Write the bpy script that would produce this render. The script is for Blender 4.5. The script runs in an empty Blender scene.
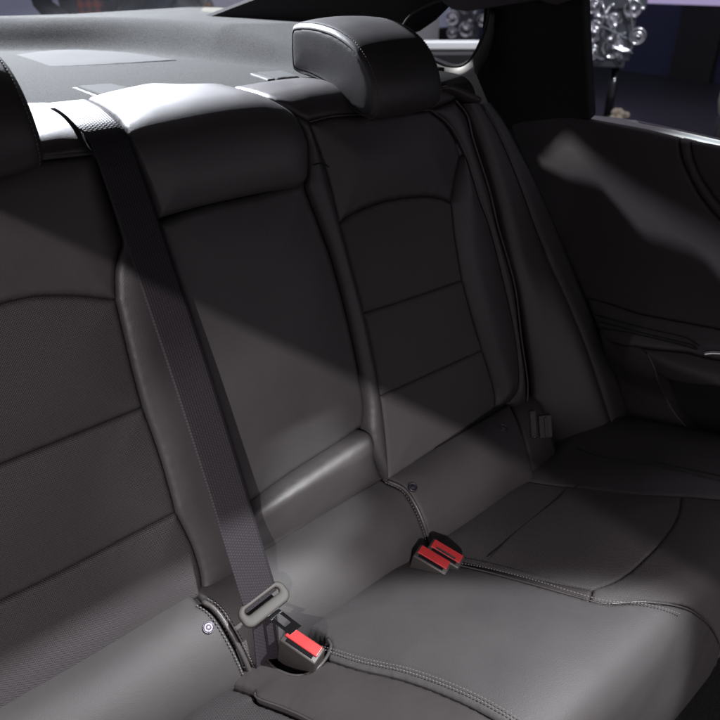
import bpy, math, random
import numpy as np
from mathutils import Vector, Matrix
from mathutils.geometry import delaunay_2d_cdt
random.seed(4)
SC = bpy.context.scene
COL = SC.collection

# ------------------------------------------------------------------ camera
CAM = np.array([0.0, 0.0, 1.45])           # standing behind the front seats, just under the roof
FOC = 710.0 / 720.0                        # focal length / picture width
PITCH, HEAD = math.radians(30.6), math.radians(41.1)
_h = np.array([math.sin(HEAD), math.cos(HEAD), 0]); _u = np.array([0, 0, 1.0])
RIGHT = np.array([math.cos(HEAD), -math.sin(HEAD), 0])
FWD = _h * math.cos(PITCH) - _u * math.sin(PITCH)
UP = _h * math.sin(PITCH) + _u * math.cos(PITCH)
cd = bpy.data.cameras.new('camera'); cam = bpy.data.objects.new('camera', cd); COL.objects.link(cam)
cd.sensor_width = 36; cd.lens = 36 * FOC; cd.clip_start = .02; cd.clip_end = 200
cd.dof.use_dof = True; cd.dof.focus_distance = 1.08; cd.dof.aperture_fstop = 6.0
cam.matrix_world = Matrix(((RIGHT[0], UP[0], -FWD[0], CAM[0]), (RIGHT[1], UP[1], -FWD[1], CAM[1]),
                           (RIGHT[2], UP[2], -FWD[2], CAM[2]), (0, 0, 0, 1)))
SC.camera = cam

# ------------------------------------------------------------------ hall light
W = bpy.data.worlds.new('World'); SC.world = W; W.use_nodes = True
bg = W.node_tree.nodes['Background']; bg.inputs[0].default_value = (1.0, .92, .98, 1); bg.inputs[1].default_value = .56
SC.view_settings.view_transform = 'Standard'; SC.view_settings.look = 'None'; SC.view_settings.exposure = 0

def spot(name, pos, aim, watts, size_deg, blend=.05, radius=.03, color=(1, 1, 1)):
    l = bpy.data.lights.new(name, 'SPOT'); l.energy = watts; l.spot_size = math.radians(size_deg); l.spot_blend = blend
    l.shadow_soft_size = radius; l.color = color
    o = bpy.data.objects.new(name, l); COL.objects.link(o)
    p = Vector(pos) + Vector(CAM); a = Vector(aim) + Vector(CAM)
    o.location = p; o.rotation_euler = (a - p).to_track_quat('-Z', 'Y').to_euler()
    return o
# rear show spot through the back window / left spot under the roof rail / front right spot onto the cushion
spot('rear_spotlight', (.66, 3.1, 1.2), (.6, 1.2, -.2), 2600, 50, .1, .018, (1.0, 1.0, .99))
spot('shoulder_spotlight', (-.515, 4.6, 2.1), (1.385, .78, -.49), 2300, 6.4, .5, .09, (1.0, .98, .97))
spot('side_spotlight', (-3.6, -4.0, 2.85), (-.5, .4, -1.6), 1150, 26.8, .05, .05, (1.0, .90, .92))
spot('front_spotlight', (1.2, -.6, 1.7), (-.80, -.90, -.95), 960, 77.0, .07, .03, (.98, 1.0, 1.0))
spot('side_beam_spotlight', (-3.6, -4.0, 2.85), (.66, .82, -.88), 950, 5.0, .08, .05, (1.0, .96, .95))
spot('lip_added_light', (.9, -.9, 1.8), (.575, .78, -.83), 560, 4.4, .6, .03, (.98, 1.0, 1.0))  # narrow beam added to brighten the armrest lip through the roof gap
spot('window_spotlight', (.30, .35, 4.6), (1.45, .35, -.33), 3500, 8, .3, .05, (.93, 1.0, .98))

# ------------------------------------------------------------------ materials
def nodes(name):
    m = bpy.data.materials.new(name); m.use_nodes = True
    nt = m.node_tree; b = nt.nodes['Principled BSDF']
    return m, nt, b
def N(nt, t, **kw):
    n = nt.nodes.new(t)
    for k, v in kw.items(): setattr(n, k, v)
    return n
def L(nt, a, b): nt.links.new(a, b)
def math_node(nt, op, a, b=None):
    n = N(nt, 'ShaderNodeMath', operation=op)
    for i, v in enumerate((a, b)):
        if v is None: continue
        if isinstance(v, (int, float)): n.inputs[i].default_value = v
        else: L(nt, v, n.inputs[i])
    return n.outputs[0]
def plain(name, col, rough=.5, metal=0, spec=.5, coat=0):
    m, nt, b = nodes(name)
    b.inputs['Base Color'].default_value = (*col, 1); b.inputs['Roughness'].default_value = rough
    b.inputs['Metallic'].default_value = metal; b.inputs['Specular IOR Level'].default_value = spec
    b.inputs['Coat Weight'].default_value = coat
    return m
def grained(name, col, rough=.45, scale=800, bump=.20, spec=.5, vary=.15, sheen=0):
    m, nt, b = nodes(name)
    tc = N(nt, 'ShaderNodeTexCoord')
    v = N(nt, 'ShaderNodeTexVoronoi'); v.inputs['Scale'].default_value = scale
    L(nt, tc.outputs['Object'], v.inputs['Vector'])
    n2 = N(nt, 'ShaderNodeTexNoise'); n2.inputs['Scale'].default_value = 14; n2.inputs['Detail'].default_value = 6
    L(nt, tc.outputs['Object'], n2.inputs['Vector'])
    bp = N(nt, 'ShaderNodeBump'); bp.inputs['Strength'].default_value = bump; bp.inputs['Distance'].default_value = .001
    L(nt, v.outputs['Distance'], bp.inputs['Height'])
    b2 = N(nt, 'ShaderNodeBump'); b2.inputs['Strength'].default_value = .16; b2.inputs['Distance'].default_value = .005
    L(nt, n2.outputs['Fac'], b2.inputs['Height']); L(nt, bp.outputs[0], b2.inputs['Normal'])
    L(nt, b2.outputs[0], b.inputs['Normal'])
    rp = N(nt, 'ShaderNodeMapRange'); rp.inputs['To Min'].default_value = 1 - vary; rp.inputs['To Max'].default_value = 1 + vary
    L(nt, n2.outputs['Fac'], rp.inputs['Value'])
    mx = N(nt, 'ShaderNodeVectorMath', operation='SCALE'); mx.inputs[0].default_value = col
    L(nt, rp.outputs[0], mx.inputs['Scale']); L(nt, mx.outputs[0], b.inputs['Base Color'])
    rr = N(nt, 'ShaderNodeMapRange'); rr.inputs['To Min'].default_value = rough - .06; rr.inputs['To Max'].default_value = rough + .06
    L(nt, n2.outputs['Fac'], rr.inputs['Value']); L(nt, rr.outputs[0], b.inputs['Roughness'])
    b.inputs['Specular IOR Level'].default_value = spec
    if sheen: b.inputs['Sheen Weight'].default_value = sheen; b.inputs['Sheen Roughness'].default_value = .5
    return m
def woven(name, col, pitch=.0034, rough=.6, bump=.5, hi=1.7):
    m, nt, b = nodes(name)
    uv = N(nt, 'ShaderNodeUVMap'); sp = N(nt, 'ShaderNodeSeparateXYZ'); L(nt, uv.outputs[0], sp.inputs[0])
    k = 2 * math.pi / pitch
    a = math_node(nt, 'SINE', math_node(nt, 'MULTIPLY', sp.outputs[0], k))
    c = math_node(nt, 'SINE', math_node(nt, 'MULTIPLY', sp.outputs[1], k))
    p = math_node(nt, 'MULTIPLY', a, c)
    q = math_node(nt, 'MULTIPLY_ADD', p, .5); q.node.inputs[2].default_value = .5
    nz = N(nt, 'ShaderNodeTexNoise'); nz.inputs['Scale'].default_value = 300; nz.inputs['Detail'].default_value = 3
    L(nt, uv.outputs[0], nz.inputs['Vector'])
    h = math_node(nt, 'ADD', q, math_node(nt, 'MULTIPLY', nz.outputs['Fac'], .5))
    bp = N(nt, 'ShaderNodeBump'); bp.inputs['Strength'].default_value = bump; bp.inputs['Distance'].default_value = .0012
    L(nt, h, bp.inputs['Height']); L(nt, bp.outputs[0], b.inputs['Normal'])
    rp = N(nt, 'ShaderNodeMapRange'); rp.inputs['From Max'].default_value = 1.3
    rp.inputs['To Min'].default_value = .45; rp.inputs['To Max'].default_value = hi
    L(nt, h, rp.inputs['Value'])
    mx = N(nt, 'ShaderNodeVectorMath', operation='SCALE'); mx.inputs[0].default_value = col
    L(nt, rp.outputs[0], mx.inputs['Scale']); L(nt, mx.outputs[0], b.inputs['Base Color'])
    b.inputs['Roughness'].default_value = rough; b.inputs['Specular IOR Level'].default_value = .35
    return m
def webbing(name, col):
    m, nt, b = nodes(name)
    uv = N(nt, 'ShaderNodeUVMap'); sp = N(nt, 'ShaderNodeSeparateXYZ'); L(nt, uv.outputs[0], sp.inputs[0])
    cols = math_node(nt, 'MULTIPLY', sp.outputs[0], 15.0)
    alt = math_node(nt, 'MULTIPLY', math_node(nt, 'MODULO', math_node(nt, 'FLOOR', cols), 2.0), math.pi)
    w = math_node(nt, 'SINE', math_node(nt, 'ADD', math_node(nt, 'MULTIPLY', sp.outputs[1], 2 * math.pi / .0048), alt))
    rib = math_node(nt, 'ABSOLUTE', math_node(nt, 'SINE', math_node(nt, 'MULTIPLY', cols, math.pi)))
    nz = N(nt, 'ShaderNodeTexNoise'); nz.inputs['Scale'].default_value = 900
    tc = N(nt, 'ShaderNodeTexCoord'); L(nt, tc.outputs['Object'], nz.inputs['Vector'])
    h = math_node(nt, 'ADD', math_node(nt, 'ADD', math_node(nt, 'MULTIPLY', w, .30), math_node(nt, 'MULTIPLY', rib, .7)), math_node(nt, 'MULTIPLY', nz.outputs['Fac'], .5))
    bp = N(nt, 'ShaderNodeBump'); bp.inputs['Strength'].default_value = .4; bp.inputs['Distance'].default_value = .0009
    L(nt, h, bp.inputs['Height']); L(nt, bp.outputs[0], b.inputs['Normal'])
    rp = N(nt, 'ShaderNodeMapRange'); rp.inputs['From Min'].default_value = -.1; rp.inputs['From Max'].default_value = 1.3
    rp.inputs['To Min'].default_value = .6; rp.inputs['To Max'].default_value = 1.35
    L(nt, h, rp.inputs['Value'])
    mx = N(nt, 'ShaderNodeVectorMath', operation='SCALE'); mx.inputs[0].default_value = col
    L(nt, rp.outputs[0], mx.inputs['Scale']); L(nt, mx.outputs[0], b.inputs['Base Color'])
    b.inputs['Roughness'].default_value = .6; b.inputs['Specular IOR Level'].default_value = .3
    return m
def carpet(name, col, scale=420, contrast=.7):
    m, nt, b = nodes(name)
    tc = N(nt, 'ShaderNodeTexCoord')
    n = N(nt, 'ShaderNodeTexNoise'); n.inputs['Scale'].default_value = scale; n.inputs['Detail'].default_value = 4; n.inputs['Roughness'].default_value = .7
    L(nt, tc.outputs['Object'], n.inputs['Vector'])
    rp = N(nt, 'ShaderNodeMapRange'); rp.inputs['From Min'].default_value = .3; rp.inputs['From Max'].default_value = .7
    rp.inputs['To Min'].default_value = 1 - contrast; rp.inputs['To Max'].default_value = 1 + contrast
    L(nt, n.outputs['Fac'], rp.inputs['Value'])
    mx = N(nt, 'ShaderNodeVectorMath', operation='SCALE'); mx.inputs[0].default_value = col
    L(nt, rp.outputs[0], mx.inputs['Scale']); L(nt, mx.outputs[0], b.inputs['Base Color'])
    bp = N(nt, 'ShaderNodeBump'); bp.inputs['Strength'].default_value = .8; bp.inputs['Distance'].default_value = .003
    L(nt, n.outputs['Fac'], bp.inputs['Height']); L(nt, bp.outputs[0], b.inputs['Normal'])
    b.inputs['Roughness'].default_value = .95; b.inputs['Specular IOR Level'].default_value = .1
    return m
def glass(name, tint=(.8, .82, .86), refl=.03):
    m, nt, b = nodes(name); nt.nodes.remove(b)
    t = N(nt, 'ShaderNodeBsdfTransparent'); t.inputs[0].default_value = (*tint, 1)
    g = N(nt, 'ShaderNodeBsdfGlossy'); g.inputs['Roughness'].default_value = .02
    fr = N(nt, 'ShaderNodeLayerWeight'); fr.inputs[0].default_value = .15
    f = math_node(nt, 'MULTIPLY', fr.outputs['Fresnel'], refl * 5)
    mx = N(nt, 'ShaderNodeMixShader'); L(nt, f, mx.inputs[0]); L(nt, t.outputs[0], mx.inputs[1]); L(nt, g.outputs[0], mx.inputs[2])
    L(nt, mx.outputs[0], nt.nodes['Material Output'].inputs[0])
    return m
def emit(name, col, s):
    m, nt, b = nodes(name)
    b.inputs['Base Color'].default_value = (*col, 1); b.inputs['Emission Color'].default_value = (*col, 1)
    b.inputs['Emission Strength'].default_value = s
    return m
M = dict(
    leather=grained('black_leather', (.040, .035, .037), .44),
    leather2=grained('charcoal_leather', (.040, .0375, .039), .46),
    fabric=woven('ribbed_seat_fabric', (.034, .031, .033)),
    cloth=woven('smooth_seat_cloth', (.052, .048, .049), .0030, .8, .5, 1.6),
    padleather=grained('armrest_pad_leather', (.043, .039, .041), .50, spec=.9),
    seatleather=grained('seat_centre_leather', (.044, .041, .043), .60, spec=.34, bump=.28),
    piping=grained('piping_leather', (.05, .045, .045), .38),
    thread=plain('grey_thread', (.11, .10, .10), .7),
    foam=plain('dark_backing', (.008, .008, .008), .9),
    belt=webbing('belt_webbing', (.018, .0155, .019)),
    tongue=grained('grey_plastic', (.040, .037, .035), .55, 900, .05, .25),
    plastic=grained('dark_plastic', (.030, .026, .025), .45, 900, .15),
    gloss=plain('gloss_black', (.006, .006, .007), .15),
    red=grained('red_plastic', (.30, .020, .022), .32, 900, .06),
    steel=plain('polished_steel', (.11, .10, .125), .45, 1),
    chrome=plain('chrome', (.8, .8, .82), .2, 1),
    carpet=carpet('shelf_carpet', (.046, .046, .045), 420, .45),
    shelfskin=grained('pale_shelf_trim', (.060, .060, .060), .9, 900, .2, .08),
    darkcarpet=carpet('floor_carpet', (.012, .012, .013)),
    trim=grained('black_trim', (.014, .013, .014), .6, 900, .2),
    doorskin=grained('door_leather', (.036, .032, .033), .62, 700, .12, .25),
    overlit=grained('overlit_black_trim', (.34, .34, .34), .5, 900, .1),  # black plastic lifted to pale grey, strong light put into its colour
    headliner=carpet('headliner_felt', (.075, .066, .070), 700, .25),
    blackliner=carpet('dark_felt', (.022, .021, .022), 500, .4),
    rubber=plain('window_rubber', (.006, .006, .006), .7),
    glass=glass('window_glass'),
    paint=plain('car_paint', (.30, .31, .33), .25, .6, .5, 1),
)

# ------------------------------------------------------------------ object helpers
def tag(o, label=None, cat=None, group=None, kind=None):
    if label: o['label'] = label
    if cat: o['category'] = cat
    if group: o['group'] = group
    if kind: o['kind'] = kind
    return o
def thing(name, loc, label, cat, group=None):
    o = bpy.data.objects.new(name, None); o.empty_display_size = .05; COL.objects.link(o)
    o.location = Vector(loc) + Vector(CAM)
    return tag(o, label, cat, group)
def root_loc(p):
    v = Vector(p.location)
    while p.parent: p = p.parent; v += Vector(p.location)
    return v
def mesh_obj(name, verts, faces, mat, parent=None, uvs=None, smooth=True, rel=True):
    """verts relative to the camera station (rel) -> world mesh, parented without moving"""
    V = np.asarray(verts, float)
    if rel: V = V + CAM
    off = np.zeros(3)
    if parent: off = np.array(root_loc(parent))
    me = bpy.data.meshes.new(name); me.from_pydata((V - off).tolist(), [], [list(map(int, f)) for f in faces])
    if uvs is not None:
        ul = me.uv_layers.new(name='UVMap')
        for lp in me.loops: ul.data[lp.index].uv = uvs[lp.vertex_index]
    me.polygons.foreach_set('use_smooth', [smooth] * len(me.polygons))
    me.materials.append(mat); me.update()
    o = bpy.data.objects.new(name, me); COL.objects.link(o)
    if parent: o.parent = parent
    return o
def bevel(o, w=.002, seg=3, angle=35):
    b = o.modifiers.new('bevel', 'BEVEL'); b.width = w; b.segments = seg; b.limit_method = 'ANGLE'; b.angle_limit = math.radians(angle)
    return o
def ray(x, y):
    return RIGHT * ((x - 360) / 710) + UP * ((360 - y) / 710) + FWD
def catmull(P, n=8):
    P = np.asarray(P, float)
    if len(P) < 3: return np.array([P[0] + (P[-1] - P[0]) * t for t in np.linspace(0, 1, n + 1)])
    Q = np.vstack([2 * P[0] - P[1], P, 2 * P[-1] - P[-2]]); out = []
    for i in range(1, len(Q) - 2):
        p0, p1, p2, p3 = Q[i - 1:i + 3]
        for t in np.linspace(0, 1, n, endpoint=False):
            out.append(.5 * ((2 * p1) + (-p0 + p2) * t + (2 * p0 - 5 * p1 + 4 * p2 - p3) * t * t + (-p0 + 3 * p1 - 3 * p2 + p3) * t ** 3))
    out.append(Q[-2]); return np.array(out)
def resample(P, step):
    P = np.asarray(P, float); d = np.r_[0, np.cumsum(np.linalg.norm(np.diff(P, axis=0), axis=1))]
    n = max(2, int(round(d[-1] / step)) + 1); t = np.linspace(0, d[-1], n)
    return np.stack([np.interp(t, d, P[:, k]) for k in range(P.shape[1])], 1)

class Surf:
    """a section curve swept along x (or y): the generating shape of bench, shelf, door"""
    def __init__(s, sect, axis=0, flip=1, smooth=True):
        P = catmull(sect, 14) if smooth else np.asarray(sect, float)
        P = resample(P, .004); s.P = P; s.axis = axis
        s.s = np.r_[0, np.cumsum(np.linalg.norm(np.diff(P, axis=0), axis=1))]
        T = np.gradient(P, axis=0); T /= np.linalg.norm(T, axis=1)[:, None]
        s.Nn = np.stack([-T[:, 1], T[:, 0]], 1) * flip
    def pos(s, u, t, h=0):
        a, b = np.interp(t, s.s, s.P[:, 0]), np.interp(t, s.s, s.P[:, 1])
        na, nb = np.interp(t, s.s, s.Nn[:, 0]), np.interp(t, s.s, s.Nn[:, 1])
        a = a + na * h; b = b + nb * h
        return np.stack([u, a, b], -1) if s.axis == 0 else np.stack([a, u, b], -1)
    def hit(s, px, off=0):
        d = ray(*px); Q = s.P + s.Nn * off
        k = 1 if s.axis == 0 else 0
        da, db = d[k], d[2]
        A, B = Q[:-1], Q[1:]
        # solve t*(da,db) = A + w (B-A)
        ex, ey = (B - A)[:, 0], (B - A)[:, 1]
        den = da * -ey + db * ex
        t = (A[:, 0] * -ey + A[:, 1] * ex) / den
        w = (da * A[:, 1] - db * A[:, 0]) / den
        ok = (w >= -1e-6) & (w <= 1 + 1e-6) & (t > 0)
        # let the ends run on straight when nothing is met
        if not ok.any():
            w2 = np.abs(w - .5); w2[(t < 0)] = 1e9
            i = int(np.argmin(np.where((np.arange(len(w)) == 0) | (np.arange(len(w)) == len(w) - 1), w2, 1e9)))
        else:
            i = int(np.where(ok)[0][np.argmin(t[ok])])
        u = t[i] * (d[0] if s.axis == 0 else d[1])
        return np.array([u, s.s[i] + np.clip(w[i], 0, 1) * (s.s[i + 1] - s.s[i])])
    def path(s, px, off=0, n=8):
        return np.array([s.hit(p, off) for p in catmull(px, n)])
    def at(s, u, a):   # (u,s) nearest a section point
        i = np.argmin(np.linalg.norm(s.P - np.array(a), axis=1)); return np.array([u, s.s[i]])

def chain(*paths):
    out = [p for p in paths[0]]
    if len(paths) > 1:
        a, b = paths[0], paths[1]
        if min(np.linalg.norm(a[0] - b[0]), np.linalg.norm(a[0] - b[-1])) < min(np.linalg.norm(a[-1] - b[0]), np.linalg.norm(a[-1] - b[-1])):
            out = out[::-1]
    for p in paths[1:]:
        p = list(p)
        if np.linalg.norm(out[-1] - p[-1]) < np.linalg.norm(out[-1] - p[0]): p = p[::-1]
        out += p
    return np.array(out)
def dist_to(P, loop, closed=True):
    A = loop; B = np.roll(loop, -1, 0) if closed else loop[1:]
    if not closed: A = loop[:-1]
    out = np.empty(len(P)); AB = B - A; L2 = (AB ** 2).sum(1) + 1e-12
    for i in range(0, len(P), 2000):
        p = P[i:i + 2000, None, :]
        t = np.clip(((p - A) * AB).sum(2) / L2, 0, 1)
        out[i:i + 2000] = np.sqrt((((A + t[..., None] * AB) - p) ** 2).sum(2).min(1))
    return out
def inside(P, loop):
    x, y = P[:, 0], P[:, 1]; c = np.zeros(len(P), bool); j = len(loop) - 1
    for i in range(len(loop)):
        xi, yi = loop[i]; xj, yj = loop[j]
        if yi != yj: c ^= ((yi > y) != (yj > y)) & (x < (xj - xi) * (y - yi) / (yj - yi) + xi)
        j = i
    return c
def panel(name, parent, surf, paths, mat, off=0, puff=.006, r1=.009, r2=.04, g=.007, skirt=.02, res=.007, extra=None):
    """padded upholstery panel: outline on a swept surface, domed in the middle, rolling down into its seams"""
    raw = chain(*paths) if isinstance(paths, (list, tuple)) else paths
    loop = resample(np.vstack([raw, raw[:1]]), .004)[:-1]
    keep = [loop[0]]
    for p in loop[1:]:
        if np.linalg.norm(p - keep[-1]) > .0015: keep.append(p)
    loop = np.array(keep)
    lo, hi = loop.min(0), loop.max(0)
    def grid(st):
        gx, gy = np.meshgrid(np.arange(lo[0], hi[0], st), np.arange(lo[1], hi[1], st)); gx[::2] += st / 2
        P = np.stack([gx.ravel(), gy.ravel()], 1); P = P[inside(P, loop)]
        return P, dist_to(P, loop) if len(P) else np.zeros(0)
    F, dF = grid(.0032); C, dC = grid(res)
    lim = max(r1 * 1.3, .006)
    pts = np.vstack([F[(dF > .0018) & (dF < lim)], C[dC >= lim]])
    d = np.r_[np.zeros(len(loop)), dist_to(pts, loop) if len(pts) else []]
    allp = np.vstack([loop, pts])
    n = len(loop)
    vs, es, fs, *_ = delaunay_2d_cdt([Vector(p) for p in allp], [], [list(range(n))], 1, 1e-6)
    P = np.array([tuple(v) for v in vs])
    d = dist_to(P, loop)
    x = np.clip(d / r1, 0, 1)
    h = off - g + g * np.sqrt(np.clip(1 - (1 - x) ** 2, 0, 1)) + puff * (1 - np.exp(-(d / r2) ** 1.5))
    ph = (lo[0] * 37 + lo[1] * 53) % 6.28                     # slight pulling of the cover at its seams, faint sit marks
    h = h + .0004 * np.exp(-d / .018) * np.sin(P[:, 0] * 170 + 3 * np.sin(P[:, 1] * 61 + ph)) * np.sin(P[:, 1] * 150 + 2 * np.sin(P[:, 0] * 47 + ph)) \
        + .0013 * (1 - np.exp(-d / .03)) * np.sin(P[:, 0] * 21 + ph) * np.sin(P[:, 1] * 27 + 2 * ph)
    if extra is not None: h = h + extra(P, d)
    V = surf.pos(P[:, 0], P[:, 1], h)
    # outward winding
    fs = [list(f) for f in fs]
    a, b, c = V[fs[0][0]], V[fs[0][1]], V[fs[0][2]]
    nn = surf.pos(P[fs[0][0]][0], P[fs[0][0]][1], 1.0) - surf.pos(P[fs[0][0]][0], P[fs[0][0]][1], 0)
    if np.dot(np.cross(b - a, c - a), nn) < 0: fs = [f[::-1] for f in fs]
    cnt = {}
    for f in fs:
        for i in range(3): cnt[(f[i], f[(i + 1) % 3])] = 1
    bd = [e for e in cnt if (e[1], e[0]) not in cnt]
    V = list(V); uv = [tuple(p) for p in P]; mp = {}
    for e in bd:
        for k in e:
            if k not in mp:
                mp[k] = len(V); V.append(surf.pos(P[k][0], P[k][1], h[k] - skirt)); uv.append(tuple(P[k]))
    for a, b in bd: fs.append([b, a, mp[a], mp[b]])
    return mesh_obj(name, V, fs, mat, parent, uv)
def tube_mesh(P, r, k=8, caps=True):
    P = np.asarray(P, float); T = np.gradient(P, axis=0); T /= np.linalg.norm(T, axis=1)[:, None] + 1e-12
    ref = np.array([0, 0, 1.0]) if abs(T[0][2]) < .9 else np.array([1.0, 0, 0])
    V = []; F = []; r = np.broadcast_to(r, (len(P),))
    u = np.cross(T[0], ref); u /= np.linalg.norm(u)
    for i in range(len(P)):
        u = u - T[i] * np.dot(u, T[i]); u /= np.linalg.norm(u); w = np.cross(T[i], u)
        for j in range(k):
            a = 2 * math.pi * j / k; V.append(P[i] + r[i] * (u * math.cos(a) + w * math.sin(a)))
    for i in range(len(P) - 1):
        for j in range(k): F.append([i * k + j, i * k + (j + 1) % k, (i + 1) * k + (j + 1) % k, (i + 1) * k + j])
    if caps: F.append(list(range(k))[::-1]); F.append([(len(P) - 1) * k + j for j in range(k)])
    return V, F
def join(parts):
    V = []; F = []
    for v, f in parts:
        o = len(V); V += list(v); F += [[i + o for i in q] for q in f]
    return V, F
def tube(name, P, r, mat, parent=None, k=8, rel=True):
    v, f = tube_mesh(P, r, k); return mesh_obj(name, v, f, mat, parent, None, True, rel)
def piping(name, parent, surf, uvp, h, r, mat):
    q = resample(uvp, .005); return tube(name, surf.pos(q[:, 0], q[:, 1], h), r, mat, parent)
def stitches(name, parent, P3, mat, r=.0007, pitch=.0055, fill=.62):
    P = resample(P3, pitch); parts = []
    for a, b in zip(P[:-1], P[1:]):
        t = b - a; c = a + t * fill
        parts.append(tube_mesh([a, a + t * .1, c - t * .1, c], [r * .5, r, r, r * .5], 5))
    v, f = join(parts); return mesh_obj(name, v, f, mat, parent)
def box(c, e1, e2, e3):
    c, e1, e2, e3 = map(lambda q: np.asarray(q, float), (c, e1, e2, e3))
    V = [c + a * e1 + b * e2 + d * e3 for a in (-1, 1) for b in (-1, 1) for d in (-1, 1)]
    F = [[0, 1, 3, 2], [4, 6, 7, 5], [0, 4, 5, 1], [2, 3, 7, 6], [0, 2, 6, 4], [1, 5, 7, 3]]
    if np.dot(np.cross(e1, e2), e3) < 0: F = [f[::-1] for f in F]
    return V, F
def slab(name, parent, pts, normal, thick, mat, rel=True, smooth=False):
    """flat polygon plate with real thickness"""
    n = np.asarray(normal, float); n /= np.linalg.norm(n); P = np.asarray(pts, float); k = len(P)
    V = np.vstack([P, P - n * thick]); F = [list(range(k)), list(range(k, 2 * k))[::-1]]
    F += [[i, i + k, (i + 1) % k + k, (i + 1) % k] for i in range(k)]
    a = sum(np.cross(P[i], P[(i + 1) % k]) for i in range(k))
    if np.dot(a, n) < 0: F = [f[::-1] for f in F]
    return mesh_obj(name, V, F, mat, parent, None, smooth, rel)
def plane_pts(px, o, n):
    o, n = np.asarray(o, float), np.asarray(n, float); out = []
    for p in px:
        d = ray(*p); out.append(d * (np.dot(o, n) / np.dot(d, n)))
    return np.array(out)
def sphere(c, r, nu=14, nv=9, sc=(1, 1, 1)):
    V = []; F = []
    for i in range(nv + 1):
        th = math.pi * i / nv
        for j in range(nu):
            ph = 2 * math.pi * j / nu
            V.append(np.asarray(c) + r * np.array([math.sin(th) * math.cos(ph) * sc[0], math.sin(th) * math.sin(ph) * sc[1], math.cos(th) * sc[2]]))
    for i in range(nv):
        for j in range(nu): F.append([i * nu + j, (i + 1) * nu + j, (i + 1) * nu + (j + 1) % nu, i * nu + (j + 1) % nu])
    return V, F
def lathe(c, axis, prof, k=24):
    """profile [(r, h)] turned about axis through c"""
    ax = np.asarray(axis, float); ax /= np.linalg.norm(ax)
    ref = np.array([0, 0, 1.0]) if abs(ax[2]) < .9 else np.array([1.0, 0, 0])
    u = np.cross(ax, ref); u /= np.linalg.norm(u); w = np.cross(ax, u); V = []; F = []
    for r, h in prof:
        for j in range(k):
            a = 2 * math.pi * j / k; V.append(np.asarray(c) + ax * h + r * (u * math.cos(a) + w * math.sin(a)))
    for i in range(len(prof) - 1):
        for j in range(k): F.append([i * k + j, i * k + (j + 1) % k, (i + 1) * k + (j + 1) % k, (i + 1) * k + j])
    F.append(list(range(k))[::-1]); F.append([(len(prof) - 1) * k + j for j in range(k)])
    return V, F

# ------------------------------------------------------------------ generating surfaces (y, z) / (x, z), metres from the camera station
B0 = [(.951 + .309 * v, -.309 + .951 * v) for v in np.linspace(-.80, .02, 12)]
BACK = Surf(B0 + [(.9625, -.272), (.972, -.250), (.988, -.233), (1.010, -.223), (1.04, -.219), (1.10, -.219), (1.22, -.224), (1.45, -.230)], 0, 1)
BRIDGE = Surf([(.655, -1.06), (.652, -1.02), (.655, -.985), (.668, -.948), (.692, -.918), (.722, -.900), (.755, -.893), (.80, -.893)], 0, 1)
CUSH = Surf([(.225, -1.36), (.228, -1.2), (.232, -1.05), (.236, -.97), (.244, -.930), (.266, -.908), (.32, -.902), (.40, -.915), (.50, -.945), (.60, -.978), (.66, -1.0), (.74, -1.04)], 0, 1)
BELT = Surf([(1.30, -.214), (1.10, -.210), (1.04, -.208), (1.005, -.211), (.982, -.2165), (.962, -.232), (.945, -.262), (.93, -.297), (.85, -.475), (.76, -.68), (.664, -.895)], 0, -1)
DOOR = Surf([(x_ + .085, z_) for x_, z_ in [(1.312, -.22), (1.308, -.27), (1.304, -.33), (1.300, -.40), (1.296, -.57), (1.288, -.64), (1.270, -.685), (1.240, -.72), (1.222, -.745), (1.220, -.765), (1.228, -.80), (1.258, -.84), (1.278, -.88), (1.275, -.98), (1.262, -1.10), (1.25, -1.3)]], 1, -1)

class DoorSurf(Surf):
    def k(s, u): return np.clip((.84 - np.asarray(u)) / .22, 0, 1)
    def pos(s, u, t, h=0):
        q = Surf.pos(s, u, t, 0); n = Surf.pos(s, u, t, 1.0) - q; x = q[..., 0]
        q[..., 0] = np.where(x < 1.385, 1.385 - (1.385 - x) * s.k(u), x); return q + n * np.asarray(h)[..., None]
    def hit(s, px, off=0):
        P0 = s.P; us = Surf.hit(s, px, off)
        for _ in range(4):
            P = P0.copy(); P[:, 0] = np.where(P[:, 0] < 1.385, 1.385 - (1.385 - P[:, 0]) * s.k(us[0]), P[:, 0]); s.P = P
            us = Surf.hit(s, px, off); s.P = P0
        return us
DOOR.__class__ = DoorSurf

def backing(name, parent, surf, u0, u1, a0, a1, off, mat):
    s0, s1 = surf.at(0, a0)[1], surf.at(0, a1)[1]; ss = np.linspace(s0, s1, 60); V = []; F = []
    for u in (u0, u1):
        for h in (off, off - .03): V += [surf.pos(u, t, h) for t in ss]
    k = len(ss)
    for i in range(k - 1):
        F += [[i, i + 1, 2 * k + i + 1, 2 * k + i], [k + i, 3 * k + i, 3 * k + i + 1, k + i + 1], [i, k + i, k + i + 1, i + 1], [2 * k + i, 2 * k + i + 1, 3 * k + i + 1, 3 * k + i]]
    F += [[0, 2 * k, 3 * k, k], [k - 1, 2 * k - 1, 4 * k - 1, 3 * k - 1]]
    return mesh_obj(name, V, F, mat, parent)

# ================================================================== SEAT BACKS
bp = BACK.path
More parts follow.
